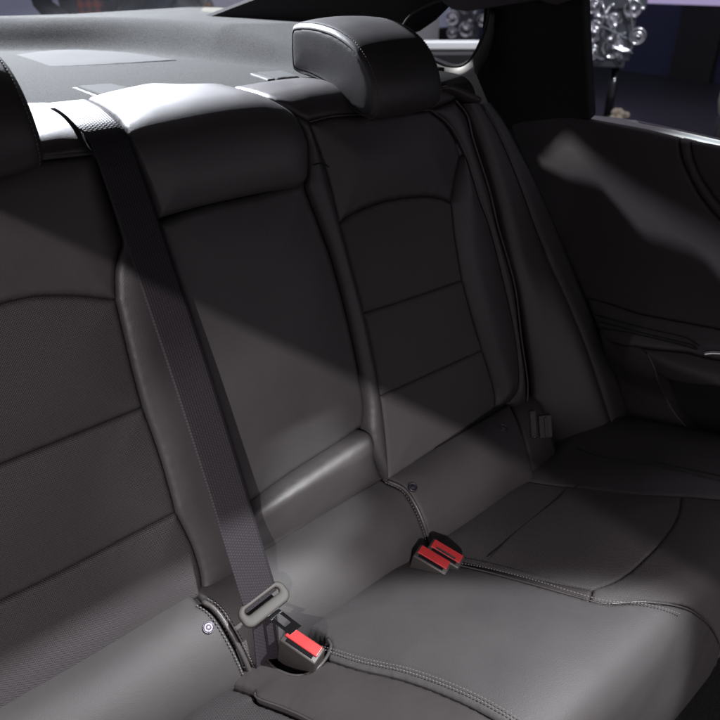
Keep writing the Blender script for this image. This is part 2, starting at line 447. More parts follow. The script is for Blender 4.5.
# -- near outer backrest
nb = thing('outer_seat', (.1, .76, -.9), 'near outer backrest with ribbed fabric inserts, left of the hanging belt', 'seat backrest', 'outer rear seat backrests')
backing('foam_core', nb, BACK, -.22, .395, (.72, -1.02), (1.12, -.219), -.012, M['foam'])
n_top = bp([(-70, 172), (-20, 167), (41, 159), (70, 156), (97, 153)])
n_side0 = bp([(97, 153), (106, 184), (116, 215), (124, 243)])
n_side1 = bp([(124, 243), (117, 268), (117, 300)]); n_side2 = bp([(117, 300), (126, 338), (135, 375), (144, 408)])
n_side3 = bp([(144, 408), (159, 450), (171, 490), (177, 513)]); n_side4 = bp([(177, 513), (193, 545), (202, 575), (203, 596)])
n_s1 = bp([(-80, 336), (-40, 318), (0, 305), (35, 297), (75, 296), (117, 300)])
n_s2 = bp([(-80, 500), (0, 466), (47, 447), (97, 427), (144, 408)])
n_s3 = bp([(-90, 648), (0, 603), (54, 577), (115, 545), (177, 513)])
n_bot = bp([(-100, 776), (11, 718), (87, 673), (150, 634), (203, 596)])
n_e0 = bp([(-70, 172), (-80, 336)]); n_e1 = bp([(-80, 336), (-80, 500)]); n_e2 = bp([(-80, 500), (-90, 648)]); n_e3 = bp([(-90, 648), (-100, 776)])
panel('upper_panel', nb, BACK, [n_top, n_side0, n_side1, n_s1, n_e0], M['leather'], 0, .008, .010, .05)
panel('insert_panel', nb, BACK, [n_s1, n_side2, n_s2, n_e1], M['fabric'], 0, .007, .010, .04)
panel('insert_panel', nb, BACK, [n_s2, n_side3, n_s3, n_e2], M['fabric'], 0, .007, .010, .04)
panel('insert_panel', nb, BACK, [n_s3, n_side4, n_bot, n_e3], M['fabric'], 0, .007, .010, .04)
n_gt = bp([(97, 153), (88, 140), (82, 122), (84, 104)])
n_gb = bp([(84, 104), (45, 102), (0, 104), (-60, 108)])
panel('top_panel', nb, BACK, [n_top, n_gt, n_gb, bp([(-60, 108), (-70, 172)])], M['leather'], 0, .006, .010, .05)
piping('piping', nb, BACK, n_top, .001, .0022, M['piping'])
# inner bolster strip beside the armrest (mostly behind the belt)
a_left = bp([(124, 128), (142, 175), (159, 222), (204, 362), (250, 508)])
n_in = chain(n_side1, n_side2, n_side3, n_side4)
panel('side_bolster', nb, BACK, [bp([(124, 243), (116, 215), (106, 184), (97, 153)]), bp([(97, 153), (105, 140), (124, 130)]), a_left, bp([(250, 508), (266, 561)]), bp([(266, 561), (235, 580), (203, 596)]), n_in[::-1]], M['leather2'], .001, .007, .010, .020)

# -- centre section with fold down armrest
cb = thing('centre_armrest', (.58, .78, -.85), 'folded up centre armrest with padded head roll, between the two outer backrests', 'armrest')
backing('foam_core', cb, BACK, .40, .78, (.72, -1.02), (1.12, -.219), -.030, M['foam'])
a_bot = bp([(250, 508), (285, 482), (320, 459), (345, 443), (366, 427)])
a_right = bp([(309, 188), (326, 232), (338, 268), (350, 313), (358, 349), (364, 380), (368, 407), (366, 427)])
a_top = bp([(159, 222), (200, 207), (260, 193), (309, 180)])
panel('armrest_panel', cb, BACK, [bp([(159, 222), (204, 362), (250, 508)]), a_bot, a_right, a_top], M['leather2'], -.006, .008, .014, .05, .012)
# pad: a rolled cushion standing proud above the armrest
def pad_roll(P, d): return .010 * np.exp(-((P[:, 1] - PADS) / .05) ** 2)
PADS = BACK.hit((220, 165))[1]
p_left = bp([(86, 101), (106, 111), (121, 126), (140, 172), (158, 219)], .0)
p_bot = bp([(158, 219), (180, 212), (215, 203), (262, 193), (298, 187), (307, 177)], .0)
p_right = bp([(307, 177), (306, 160), (303, 137), (291, 113), (262, 97), (226, 87)], .0)
p_top = bp([(226, 87), (190, 87), (150, 87), (112, 94), (86, 101)], .0)
panel('armrest_pad', cb, BACK, [p_left, p_bot, p_right, p_top], M['padleather'], .004, .007, .010, .022, .010, .03, .005, pad_roll)
# lip below the armrest
l_bot = bp([(236, 581), (266, 561), (325, 521), (389, 481)])
LIPS = BACK.hit((320, 459))[1]
def lip_fall(P, d): return -.028 * np.clip((LIPS - .022 - P[:, 1]) / .075, 0, 1) ** 1.2
panel('armrest_lip', cb, BACK, [bp([(224, 526), (250, 506), (285, 480), (320, 457), (345, 441), (363, 431), (370, 440), (372, 455), (389, 481)]), l_bot, bp([(236, 581), (224, 526)])], M['padleather'], .026, .004, .024, .03, .026, .03, .004, lip_fall)
# strip between armrest and far insert
st_r = bp([(309, 122), (326, 169), (340, 224), (352, 268), (364, 314), (373, 355), (381, 397), (386, 438), (389, 481)])
st_l = bp([(309, 188), (326, 232), (338, 268), (350, 313), (358, 349), (364, 380), (368, 407), (369, 432), (374, 455), (389, 481)])
st_t = bp([(309, 122), (293, 113)])
panel('side_bolster', cb, BACK, [bp([(293, 113), (304, 137), (307, 160), (309, 188)]), st_l, st_r, st_t], M['leather2'], .003, .010, .010, .012)
tube('seam', BACK.pos(*bp([(309, 166), (317, 164), (325, 168)]).T, .012), .0012, M['foam'], cb)

# -- far outer backrest
fb = thing('outer_seat', (1.0, .76, -.9), 'far outer backrest with stitched panels, between the armrest and the door', 'seat backrest', 'outer rear seat backrests')
backing('foam_core', fb, BACK, .785, 1.165, (.72, -1.02), (1.12, -.219), -.016, M['foam'])
f_topseam = bp([(309, 122), (330, 117), (353, 115), (392, 113), (430, 110)])
f_ins0 = bp([(430, 110), (445, 122), (456, 140), (461, 157)])
f_ins1 = bp([(461, 157), (456, 178), (452, 203)]); f_ins2 = bp([(452, 203), (456, 240), (463, 281)])
f_ins3 = bp([(463, 281), (473, 318), (483, 351)]); f_ins4 = bp([(483, 351), (490, 373), (495, 392), (496, 408)])
f_c1 = bp([(340, 224), (356, 213), (385, 202), (418, 197), (439, 198), (452, 203)])
f_c2 = bp([(364, 314), (414, 298), (463, 281)]); f_c3 = bp([(381, 397), (432, 374), (483, 351)])
f_bot = bp([(389, 481), (432, 452), (464, 430), (496, 408)])
def cut(path, a, b):     # the stretch of an edge between two of its own points
    i = np.argmin(np.linalg.norm(path - a, axis=1)); j = np.argmin(np.linalg.norm(path - b, axis=1)); i, j = min(i, j), max(i, j)
    return path[i:j + 1]
panel('upper_panel', fb, BACK, [f_topseam, f_ins0, f_ins1, f_c1, cut(st_r, st_r[0], f_c1[0])], M['leather'], 0, .008, .010, .05)
panel('insert_panel', fb, BACK, [f_c1, f_ins2, f_c2, cut(st_r, f_c1[0], f_c2[0])], M['cloth'], 0, .007, .009, .04)
panel('insert_panel', fb, BACK, [f_c2, f_ins3, f_c3, cut(st_r, f_c2[0], f_c3[0])], M['cloth'], 0, .007, .009, .04)
panel('insert_panel', fb, BACK, [f_c3, f_ins4, f_bot, cut(st_r, f_c3[0], f_bot[0])], M['cloth'], 0, .007, .009, .04)
f_out = bp([(430, 110), (450, 127), (465, 155), (479, 199), (490, 229), (503, 280), (512, 320), (518, 360), (518, 388), (508, 404)])
panel('side_bolster', fb, BACK, [cut(f_out, f_out[0], f_ins0[-1]) if False else bp([(461, 157), (465, 155)]), cut(f_out, BACK.hit((465, 155)), f_out[-1]), bp([(508, 404), (496, 408)]), f_ins4[::-1], f_ins3[::-1], f_ins2[::-1], f_ins1[::-1]], M['leather2'], .001, .018, .010, .018)
panel('side_bolster', fb, BACK, [f_ins0, bp([(461, 157), (465, 155)]), bp([(465, 155), (450, 127), (430, 110)])], M['leather2'], -.001, .001, .005, .02)
g_out = bp([(455, 100), (467, 116), (473, 140), (489, 190), (498, 228), (514, 284), (521, 338), (527, 380), (527, 405)])
panel('gusset', fb, BACK, [bp([(430, 110), (455, 100)]), g_out, bp([(527, 405), (517, 408), (508, 404)]), f_out[::-1]], M['leather'], -.002, .008, .008, .012)
piping('piping', fb, BACK, f_out, .002, .0022, M['piping'])
piping('piping', fb, BACK, f_topseam, .001, .0018, M['piping'])
piping('piping', fb, BACK, g_out, .001, .0020, M['piping'])
panel('top_panel', fb, BACK, [f_topseam, bp([(309, 122), (300, 116), (290, 108), (262, 95), (232, 87)]), bp([(232, 87), (300, 78), (380, 76), (446, 88)]), bp([(446, 88), (457, 98), (430, 110)])], M['leather'], .001, .008, .010, .05)

# side wing that closes the bench against the door
sw = thing('seat_side_wing', (1.2, .8, -.95), 'plain black side wing filling the gap between far backrest and door', 'seat side')
def side_pts(px, xmax):
    out = []
    for p in catmull(px, 8):
        us = BACK.hit(p); q = BACK.pos(us[0], us[1], 0)
        if q[0] > xmax: d = ray(*p); q = d * (xmax / d[0])
        out.append(q)
    return resample(np.array(out), .004)
def loft(name, parent, rows, mat, bulge, seg=14):
    n_ = 90; R = [np.stack([np.interp(np.linspace(0, 1, n_), np.linspace(0, 1, len(r)), r[:, k]) for k in range(3)], 1) for r in rows]
    V = []; F = []; uv = []; tot = seg + 3
    A, B = R
    for i in range(n_):
        a, b = A[i], B[i]; n = np.cross(b - a, A[min(i + 1, n_ - 1)] - A[max(i - 1, 0)]); n /= np.linalg.norm(n) + 1e-9
        if np.dot(n, -a) < 0: n = -n
        V.append(a - n * .03); uv.append((0, i * .007))
        for w in np.linspace(0, 1, seg + 1):
            p = a * (1 - w) + b * w + n * (bulge * (1 - (2 * w - 1) ** 4) - .004); V.append(p); uv.append((w * .1, i * .007))
        V.append(b - n * .03); uv.append((.1, i * .007))
    for i in range(n_ - 1):
        for j in range(tot - 1): a = i * tot + j; F.append([a, a + 1, a + tot + 1, a + tot])
    c = np.cross(np.array(V[F[40][1]]) - V[F[40][0]], np.array(V[F[40][3]]) - V[F[40][0]])
    if np.dot(c, -np.array(V[F[40][0]])) < 0: F = [f[::-1] for f in F]
    return mesh_obj(name, V, F, mat, parent, uv)
w_in = side_pts([(462, 104), (470, 116), (484, 150), (498, 195), (507, 230), (519, 284), (526, 338), (531, 380), (533, 412), (540, 440), (550, 470)], 1.5)
w_mid = side_pts([(480, 104), (498, 134), (518, 181), (536, 230), (551, 266), (566, 297), (590, 356), (617, 440), (626, 470)], 1.30)
w_out = side_pts([(491, 103), (505, 122), (525, 160), (547, 205), (566, 250), (586, 299), (612, 358), (640, 445), (650, 475)], 1.372)
loft('wing_panel', sw, (w_in, w_mid), M['leather'], .014)
loft('wing_edge', sw, (w_mid, w_out), M['leather2'], .008)
tube('piping', w_mid[4:-6] + np.array([0, -.002, .001]), .0018, M['piping'], sw)
backing('foam_core', sw, BACK, 1.12, 1.24, (.72, -1.02), (.93, -.36), -.040, M['foam'])

# ================================================================== LOWER BAND (between backrests and cushion)
br = BRIDGE.path
lb = thing('lower_seat_band', (.6, .68, -1.0), 'smooth leather band along the foot of the backrests with press studs', 'seat trim')
backing('foam_core', lb, BRIDGE, -.22, 1.165, (.655, -1.05), (.80, -.893), -.012, M['foam'])
s1 = br([(202, 603), (212, 609), (222, 621), (237, 647), (249, 674), (256, 697)])
s2 = br([(388, 482), (400, 487), (408, 494), (418, 511), (426, 532), (430, 548)])
def b_uv(u, a): return BRIDGE.at(u, a)
sb, stp = BRIDGE.at(0, (.652, -1.03))[1], BRIDGE.at(0, (.775, -.893))[1]
BANDM = M['seatleather']
def bsec(left, right):
    l = np.vstack([[left[0][0], stp], left, [left[-1][0], sb]]); r = np.vstack([[right[0][0], stp], right, [right[-1][0], sb]])
    return [l, np.array([l[-1], r[-1]]), r[::-1], np.array([r[0], l[0]])]
e0 = np.array([[-.20, stp - .005], [-.20, sb + .005]]); e9 = br([(509, 402), (520, 425), (530, 455), (536, 480)])
panel('band_panel', lb, BRIDGE, bsec(e0, s1 - [.004, 0]), BANDM, 0, .006, .010, .04)
panel('band_panel', lb, BRIDGE, bsec(s1 + [.004, 0], s2 - [.003, 0]), BANDM, 0, .008, .010, .04)
panel('band_panel', lb, BRIDGE, bsec(s2 + [.003, 0], e9), BANDM, 0, .006, .010, .04)
panel('band_panel', lb, BRIDGE, bsec(e9 + [.002, 0], e9 + [.09, 0]), M['leather'], -.006, .004, .010, .04)
piping('piping', lb, BRIDGE, s1 + [.002, 0], .003, .0040, M['piping'])
piping('piping', lb, BRIDGE, s2, .002, .0030, M['piping'])
q = resample(s1 - [.010, 0], .004); stitches('stitching', lb, BRIDGE.pos(q[:, 0], q[:, 1], .0035), M['thread'], .0011, .0060)
q = resample(s1 + [.010, 0], .004); stitches('stitching', lb, BRIDGE.pos(q[:, 0], q[:, 1], .0035), M['thread'], .0007, .0060)
q = resample(s2 - [.008, 0], .004); stitches('stitching', lb, BRIDGE.pos(q[:, 0], q[:, 1], .0035), M['thread'], .0006, .0060)
for px, par in (((208, 628), lb), ((412, 488), lb), ((503, 429), lb)):
    us = BRIDGE.hit(px); p = BRIDGE.pos(us[0], us[1], .004); n = BRIDGE.pos(us[0], us[1], 1.0) - BRIDGE.pos(us[0], us[1], 0)
    v, f = lathe(p, n, [(.0094, -.003), (.0094, .0008), (.0090, .0015), (.0084, .0016), (.0078, .0009), (.0040, .0009), (.0034, .0013), (.0005, .0014)], 28)
    mesh_obj('press_stud', v, f, M['steel'], lb)

# ================================================================== CUSHION
cp = CUSH.path
cu = thing('seat_cushion', (.6, .45, -1.25), 'rear bench cushion with stitched leather centre and cloth insert seats', 'seat cushion')
backing('foam_core', cu, CUSH, -.2, 1.35, (.228, -1.25), (.72, -1.03), -.016, M['foam'])
rearS = CUSH.at(0, (.70, -1.02))[1]; frontS = CUSH.at(0, (.228, -1.3))[1]
pip = cp([(430, 560), (456, 566), (490, 574), (540, 588), (572, 597), (605, 605), (640, 603), (680, 607), (700, 617), (712, 630), (719, 645)])
pip = np.vstack([[[pip[0][0] - .03, rearS]], pip, [[pip[-1][0] + .01, pip[-1][1] - .06], [pip[-1][0] + .012, frontS]]])
cst = cp([(456, 566), (490, 572), (540, 585), (572, 595), (606, 604), (640, 606), (676, 612)])
lst = cp([(310, 655), (331, 661), (360, 670), (403, 680), (447, 696), (490, 717), (530, 745), (560, 790)])
lst = np.vstack([[[lst[0][0] - .02, rearS]], lst, [[lst[-1][0] + .005, frontS]]])
wellp = CUSH.path([(268, 664), (277, 673), (290, 679), (302, 680), (315, 675), (326, 664), (332, 651), (327, 641), (312, 633), (296, 632), (278, 645), (268, 664)])
def well(P, d):
    dd = dist_to(P, wellp) * inside(P, wellp); return -.035 * np.clip(dd / .010, 0, 1)
panel('centre_panel', cu, CUSH, [lst, np.array([lst[-1], pip[-1]]), pip[::-1], np.array([pip[0], lst[0]])], M['seatleather'], .004, .014, .009, .07, .006, .02, .006, well)
nfe = cp([(255, 692), (258, 699), (285, 709), (312, 722), (345, 745), (375, 790)])
nfe = np.vstack([[[nfe[0][0] - .03, rearS]], nfe, [[nfe[-1][0], frontS]]])
panel('edge_panel', cu, CUSH, [nfe, np.array([nfe[-1], lst[-1] - [.002, 0]]), (lst - [.002, 0])[::-1], np.array([lst[0], nfe[0]])], M['leather'], .003, .008, .008, .03, .005, .05, .0035, well)
panel('insert_panel', cu, CUSH, [nfe - [.003, 0], np.array([[-.2, frontS], [-.2, rearS]])], M['fabric'], -.004, .010, .010, .05)
piping('piping', cu, CUSH, nfe[1:-1], .001, .0015, M['piping'])
piping('piping', cu, CUSH, pip[3:], .003, .0015, M['piping'])
q = resample(cst, .004); stitches('stitching', cu, CUSH.pos(q[:, 0] - .004, q[:, 1], .0105), M['thread'], .0008)
q = resample(lst[2:-2], .004); stitches('stitching', cu, CUSH.pos(q[:, 0] + .010, q[:, 1], .0085), M['thread'], .0008)
stitches('stitching', cu, CUSH.pos(q[:, 0] + .015, q[:, 1], .0098), M['thread'], .0006)
# far seat
i_top = cp([(534, 481), (556, 484), (579, 486), (633, 492), (682, 495)])
i_cur = cp([(682, 495), (677, 518), (659, 543), (633, 568), (615, 580), (593, 588)])
i_bot = cp([(463, 562), (490, 568), (515, 573), (554, 581), (593, 588)])
i_rear = np.array([[i_top[0][0] - .01, rearS], [i_bot[0][0] - .02, rearS]])
iloop = [np.vstack([[i_rear[0]], i_top]), i_cur, i_bot[::-1], np.vstack([i_bot[:1], i_rear[1:]])]
panel('insert_panel', cu, CUSH, iloop, M['cloth'], -.003, .008, .006, .05, .004)
fl = cp([(579, 487), (545, 512), (515, 536), (489, 562)]); piping('insert_seam', cu, CUSH, fl, .0056, .0011, M['foam'])
ctr = pip + [.003, 0]
k1 = len(ctr)
# strip between piping and insert, outer bolster, front apron: one leather surround in three panels
i1 = int(np.argmin(np.linalg.norm(ctr - i_bot[-1], axis=1)))
panel('edge_panel', cu, CUSH, [ctr[:i1 + 1], np.array([ctr[i1], i_bot[-1]]), i_bot[::-1], np.array([i_bot[0], [i_bot[0][0] - .02, rearS], ctr[0]])], M['leather'], -.003, .004, .006, .02)
ff = cp([(682, 495), (735, 500), (800, 506)])
panel('front_apron', cu, CUSH, [np.array([ctr[i1], i_bot[-1]]), i_cur[::-1], ff, np.array([ff[-1], [1.34, ff[-1][1] - .05], [1.34, frontS], [ctr[-1][0], frontS]]), ctr[i1:][::-1]], M['cloth'], -.002, .010, .006, .06, .004)
def rim(P, d): return .030 * np.clip((P[:, 0] - 1.14) / .18, 0, 1) ** 1.3
panel('outer_bolster', cu, CUSH, [np.vstack([[i_rear[0]], i_top]), ff, np.array([ff[-1], [1.36, ff[-1][1]], [1.36, rearS], i_rear[0]])], M['leather2'], -.002, .016, .010, .03, .007, .02, .007, rim)
obs = CUSH.path([(577, 447), (604, 456), (655, 461), (720, 474), (760, 482)], .03); piping('piping', cu, CUSH, obs, .026, .0018, M['foam'])
# buckle well rim in the cushion
wr = cp([(268, 664), (277, 673), (290, 679), (302, 680), (315, 675), (326, 664), (332, 651), (329, 643)])
piping('buckle_well_rim', cu, CUSH, wr, .008, .0026, M['piping'])

# ================================================================== HEAD RESTRAINTS
def headrest_mesh():
    prof = np.array([(1.137, -.150), (1.134, -.137), (1.122, -.128), (1.085, -.124), (1.045, -.125), (1.005, -.131), (.965, -.145), (.936, -.166), (.915, -.195), (.906, -.222), (.908, -.246),
                     (.922, -.259), (.950, -.259), (.987, -.244), (1.028, -.225), (1.079, -.214), (1.125, -.210), (1.137, -.200), (1.139, -.175)])
    c = np.vstack([prof, prof[:3]]); P = catmull(c, 6)[6:6 * (len(prof) + 1)]
    k = len(P); T = np.roll(P, -1, 0) - np.roll(P, 1, 0); T /= np.linalg.norm(T, axis=1)[:, None]
    Nn = np.stack([T[:, 1], -T[:, 0]], 1)
    area = .5 * np.sum(P[:, 0] * np.roll(P[:, 1], -1) - np.roll(P[:, 0], -1) * P[:, 1])
    if area < 0: Nn = -Nn
    return P, Nn
HP, HN = headrest_mesh(); HW = .082
def hring(x, inset): return np.stack([np.full(len(HP), x), HP[:, 0] - HN[:, 0] * inset, HP[:, 1] - HN[:, 1] * inset], 1)
def build_headrest(cx, label):
    t = thing('head_restraint', (cx, 1.04, -.23), label, 'head restraint', 'outer head restraints')
    k = len(HP); rings = []
    r = .018
    xs = [-HW] + [-HW + r * (1 - math.cos(a)) for a in np.linspace(.25, math.pi / 2, 9)] + list(np.linspace(-HW + r, HW - r, 9)[1:-1])
    xs = xs + [-x for x in xs[:10]][::-1]
    for x in xs:
        e = max(0, abs(x) - (HW - r)) / r
        ins = .0085 * (1 - math.sqrt(max(0, 1 - e * e))) - .006 * (1 - (x / HW) ** 2)
        rings.append(hring(cx + x, ins))
    V = np.vstack(rings); F = []
    for i in range(len(rings) - 1):
        for j in range(k): F.append([i * k + j, (i + 1) * k + j, (i + 1) * k + (j + 1) % k, i * k + (j + 1) % k])
    mesh_obj('cover', V, F, M['leather2'], t)
    for sgn in (-1, 1):                     # side panels, slightly domed, inside the stitched seam
        lp = np.stack([HP[:, 0] - HN[:, 0] * .0088, HP[:, 1] - HN[:, 1] * .0088], 1); lp = resample(np.vstack([lp, lp[:1]]), .004)[:-1]
        lo, hi = lp.min(0), lp.max(0); gx, gy = np.meshgrid(np.arange(lo[0], hi[0], .004), np.arange(lo[1], hi[1], .004)); gx[::2] += .002
        g_ = np.stack([gx.ravel(), gy.ravel()], 1); g_ = g_[inside(g_, lp)]; g_ = g_[dist_to(g_, lp) > .002]
        vs, es, fs, *_ = delaunay_2d_cdt([Vector(p) for p in np.vstack([lp, g_])], [], [list(range(len(lp)))], 1, 1e-6)
        P_ = np.array([tuple(v) for v in vs]); dd = dist_to(P_, lp)
        hh = -.0015 + .0015 * np.sqrt(np.clip(1 - (1 - np.clip(dd / .006, 0, 1)) ** 2, 0, 1)) + .003 * (1 - np.exp(-dd / .02))
        W_ = np.stack([cx + sgn * (HW + hh), P_[:, 0], P_[:, 1]], 1); G = []
        for f_ in fs:
            a, b, c = W_[f_[0]], W_[f_[1]], W_[f_[2]]
            G.append(list(f_) if np.cross(b - a, c - a)[0] * sgn > 0 else list(f_)[::-1])
        mesh_obj('side_panel', W_, G, M['leather2'], t)
        stitches('stitching', t, hring(cx + sgn * (HW - .0075), -.0003)[(np.arange(2, 64)) % k], M['thread'], .0008, .0052)
    for s in (-.045, .045):
        tube('post', [(cx + s, 1.03, -.15), (cx + s, 1.03, -.20), (cx + s, 1.03, -.26)], .006, M['steel'], t)
    return t
far_hr = build_headrest(.905, 'far leather head restraint with stitched side seam, lit from behind')
near_hr = far_hr.copy(); COL.objects.link(near_hr); near_hr.location.x += -.703; near_hr.location.z += .018
near_hr['label'] = 'near leather head restraint cut off at the left edge beside the belt'
for ch in list(far_hr.children):
    c = ch.copy(); COL.objects.link(c); c.parent = near_hr

# ================================================================== SEAT BELT, TONGUE, BUCKLES
sbt = thing('seat_belt', (.45, .68, -.93), 'dark woven seat belt hanging from shelf to the near buckle with grey tongue', 'seat belt')
bl = BELT.path
LE = bl([(47, 103), (66, 115), (85, 136), (96, 158), (132, 262), (170, 374), (208, 492), (246, 614)])
RE = bl([(86, 99), (104, 109), (124, 129), (136, 155), (172, 259), (207, 364), (242, 476), (277, 590)])
m_ = 160
A_, B_ = [np.stack([np.interp(np.linspace(0, 1, m_), np.linspace(0, 1, len(E_)), E_[:, k]) for k in (0, 1)], 1) for E_ in (LE, RE)]
V = []; F = []; UVb = []; nx = 13
mid = BELT.pos((A_[:, 0] + B_[:, 0]) / 2, (A_[:, 1] + B_[:, 1]) / 2, 0); arc = np.r_[0, np.cumsum(np.linalg.norm(np.diff(mid, axis=0), axis=1))]
for layer in (0, 1):
    for i in range(m_):
        for j in range(nx):
            w = j / (nx - 1); p = A_[i] * (1 - w) + B_[i] * w
            edge = .0008 * (abs(2 * w - 1) ** 6)
            V.append(BELT.pos(p[0], p[1], (-.0013 + edge * .6) if layer else (-edge * .6))); UVb.append((w, arc[i]))
o2 = m_ * nx
for i in range(m_ - 1):
    for j in range(nx - 1):
        a = i * nx + j; F.append([a, a + 1, a + nx + 1, a + nx]); F.append([o2 + a, o2 + a + nx, o2 + a + nx + 1, o2 + a + 1])
    for j, fl_ in ((0, 0), (nx - 1, 1)):
        a = i * nx + j; f_ = [a, a + nx, o2 + a + nx, o2 + a]; F.append(f_ if not fl_ else f_[::-1])
mesh_obj('webbing', V, F, M['belt'], sbt, UVb)
# tongue: oblong grey loop, belt passes through; slot plane faces the camera
TL, TR = np.array(BELT.pos(*LE[-1], 0)), np.array(BELT.pos(*RE[-1], 0))
ex = (TR - TL); wdt = np.linalg.norm(ex); ex /= wdt
tdown = np.array([0, -.41, -.91]); ez = tdown - ex * np.dot(tdown, ex); ez /= np.linalg.norm(ez); ey = np.cross(ez, ex)
if np.dot(ey, -(TL)) < 0: ey = -ey          # towards the viewer's side of the belt
tc_ = (TL + TR) / 2 + ey * .003
tg = None
def oblong(c, hw, hh, r, n=10):
    pts = []
    for cx_, cz_, a0 in ((hw - r, hh - r, 0), (-(hw - r), hh - r, 90), (-(hw - r), -(hh - r), 180), (hw - r, -(hh - r), 270)):
        for a in np.linspace(a0, a0 + 90, n): pts.append((cx_ + r * math.cos(math.radians(a)), cz_ + r * math.sin(math.radians(a))))
    return np.array(pts)
def ring_solid(c, ex, ez, ey, outer, inner, th):
    k = len(outer); V = []; F = []
    rings_ = [(outer, -th * .6), (outer * .985, -th), (inner * 1.02, -th), (inner, -th * .5), (inner, th * .5), (inner * 1.02, th), (outer * .97, th), (outer, th * .5)]
    for pts, h in rings_:
        for p in pts: V.append(c + ex * p[0] + ez * p[1] + ey * h)
    m = len(rings_)
    for i in range(m):
        for j in range(k): F.append([i * k + j, i * k + (j + 1) % k, ((i + 1) % m) * k + (j + 1) % k, ((i + 1) % m) * k + j])
    return V, F
ow = wdt / 2 + .013
outer = oblong(None, ow, .0185, .0145); inner = oblong(None, wdt / 2 + .0015, .0052, .0050); inner[:, 1] -= .0050
ta = math.radians(38); ez2 = ez * math.cos(ta) + ey * math.sin(ta); ey2 = ey * math.cos(ta) - ez * math.sin(ta)
rv, rf = ring_solid(tc_ + ez * .003 + ey * .002, ex, ez2, ey2, outer, inner, .0055)
tong = mesh_obj('tongue', rv, rf, M['tongue'], sbt)
md = tong.modifiers.new('sub', 'SUBSURF'); md.levels = 1; md.render_levels = 2

# buckle frame: long axis fore-aft, thin across, button on top
def buckle(pos, yaw, tilt, label, glossy=False, lean=0):
    """pos = centre of the button face"""
    t = thing('seat_belt_buckle', pos, label, 'buckle', 'red buttoned belt buckles in the cushion')
    z = np.array([math.sin(lean) , -math.sin(tilt), math.cos(tilt)]); z /= np.linalg.norm(z)
    y = np.array([math.sin(yaw), -math.cos(yaw), 0]); y -= z * np.dot(y, z); y /= np.linalg.norm(y); x = np.cross(y, z)
    p = np.asarray(pos, float)
    v, f = box(p - z * .036, x * .0150, y * .033, z * .036); o = mesh_obj('housing', v, f, M['plastic'], t, None, False); bevel(o, .003, 3)
    for face in o.data.polygons: face.use_smooth = True
    v, f = box(p - x * .0035 + z * .0012, x * .0090, y * .0290, z * .0018); o = mesh_obj('release_button', v, f, M['red'], t, None, False); bevel(o, .0014, 3)
    v, f = box(p + x * .0085 + z * .0004, x * .0028, y * .024, z * .0014); o = mesh_obj('tongue_slot', v, f, M['gloss'], t, None, False); bevel(o, .0006, 2)
    if glossy:
        v, f = box(p + x * .0030 + z * .0035, x * .0018, y * .019, z * .0006); mesh_obj('button_highlight', v, f, M['chrome'], t, None, False)  # chrome strip laid on as the button's gloss highlight
    return t, x, y, z, p
def on_cush(px, h): us = CUSH.hit(px, h); return CUSH.pos(us[0], us[1], h)
pb = on_cush((302.5, 644), .055)
t1, bx_, by_, bz_, bpos = buckle(pb, .30, .25, 'red button belt buckle nearest the camera with belt tongue above it', False, -.05)
buckle(on_cush((433, 559), .030), .30, .25, 'red button belt buckle on the left of the far pair', False, -.05)
buckle(on_cush((446, 553), .030), .30, .25, 'red button belt buckle with a chrome strip for its highlight on the right of the far pair', True, -.05)
# blade from tongue towards the near buckle
ba = tc_ + ez * .018 + ex * .004; bb = bpos - bx_ * .010 - by_ * .020 + bz_ * .003
bdir = bb - ba
w1 = ex * .011
P4 = [ba - w1, ba + w1, bb + w1 * .95, bb - w1 * .95]
n4 = np.cross(w1, bdir); n4 /= np.linalg.norm(n4)
if np.dot(n4, -ba) < 0: n4 = -n4
blade_parts = []
for a, b in ((0, .22), (.78, 1.0)):     # two cheeks, one window between
    q4 = [ba + w1 * (2 * a - 1), ba + w1 * (2 * b - 1), bb + w1 * (2 * b - 1), bb + w1 * (2 * a - 1)]
    Vq = [p + n4 * s for s in (.0009, -.0009) for p in q4]
    blade_parts.append((Vq, [[0, 1, 2, 3], [7, 6, 5, 4], [0, 4, 5, 1], [1, 5, 6, 2], [2, 6, 7, 3], [3, 7, 4, 0]]))
for a, b in ((0, .28), (.72, 1.0)):
    q4 = [ba + bdir * a - w1 * .56, ba + bdir * a + w1 * .56, ba + bdir * b + w1 * .56, ba + bdir * b - w1 * .56]
    Vq = [p + n4 * s for s in (.0008, -.0008) for p in q4]
    blade_parts.append((Vq, [[0, 1, 2, 3], [7, 6, 5, 4], [0, 4, 5, 1], [1, 5, 6, 2], [2, 6, 7, 3], [3, 7, 4, 0]]))
v, f = join(blade_parts); o = mesh_obj('blade', v, f, plain('latch_plate_steel', (.36, .36, .38), .14, 1), tong, None, False)
# lap part of the belt running down behind the buckle
pa = tc_ - ey * .004 + ez * .006; pe = on_cush((266, 668), .0) - np.array([0, 0, .02]); pe2 = pe + np.array([0, -.005, -.03])
V = []; F = []; UVb = []
for i, tt in enumerate(np.linspace(0, 1, 30)):
    c = pa * (1 - tt) ** 2 + 2 * tt * (1 - tt) * (pa * .45 + pe * .55 + np.array([0, -.006, -.008])) + pe2 * tt ** 2
    for j in range(9):
        w = j / 8 - .5; V.append(c + ex * w * .046); UVb.append((j / 8, tt * .12))
for i in range(29):
    for j in range(8): a = i * 9 + j; F.append([a, a + 1, a + 10, a + 9])
o = mesh_obj('lap_webbing', V, F, M['belt'], sbt, UVb); sm = o.modifiers.new('thick', 'SOLIDIFY'); sm.thickness = .0013

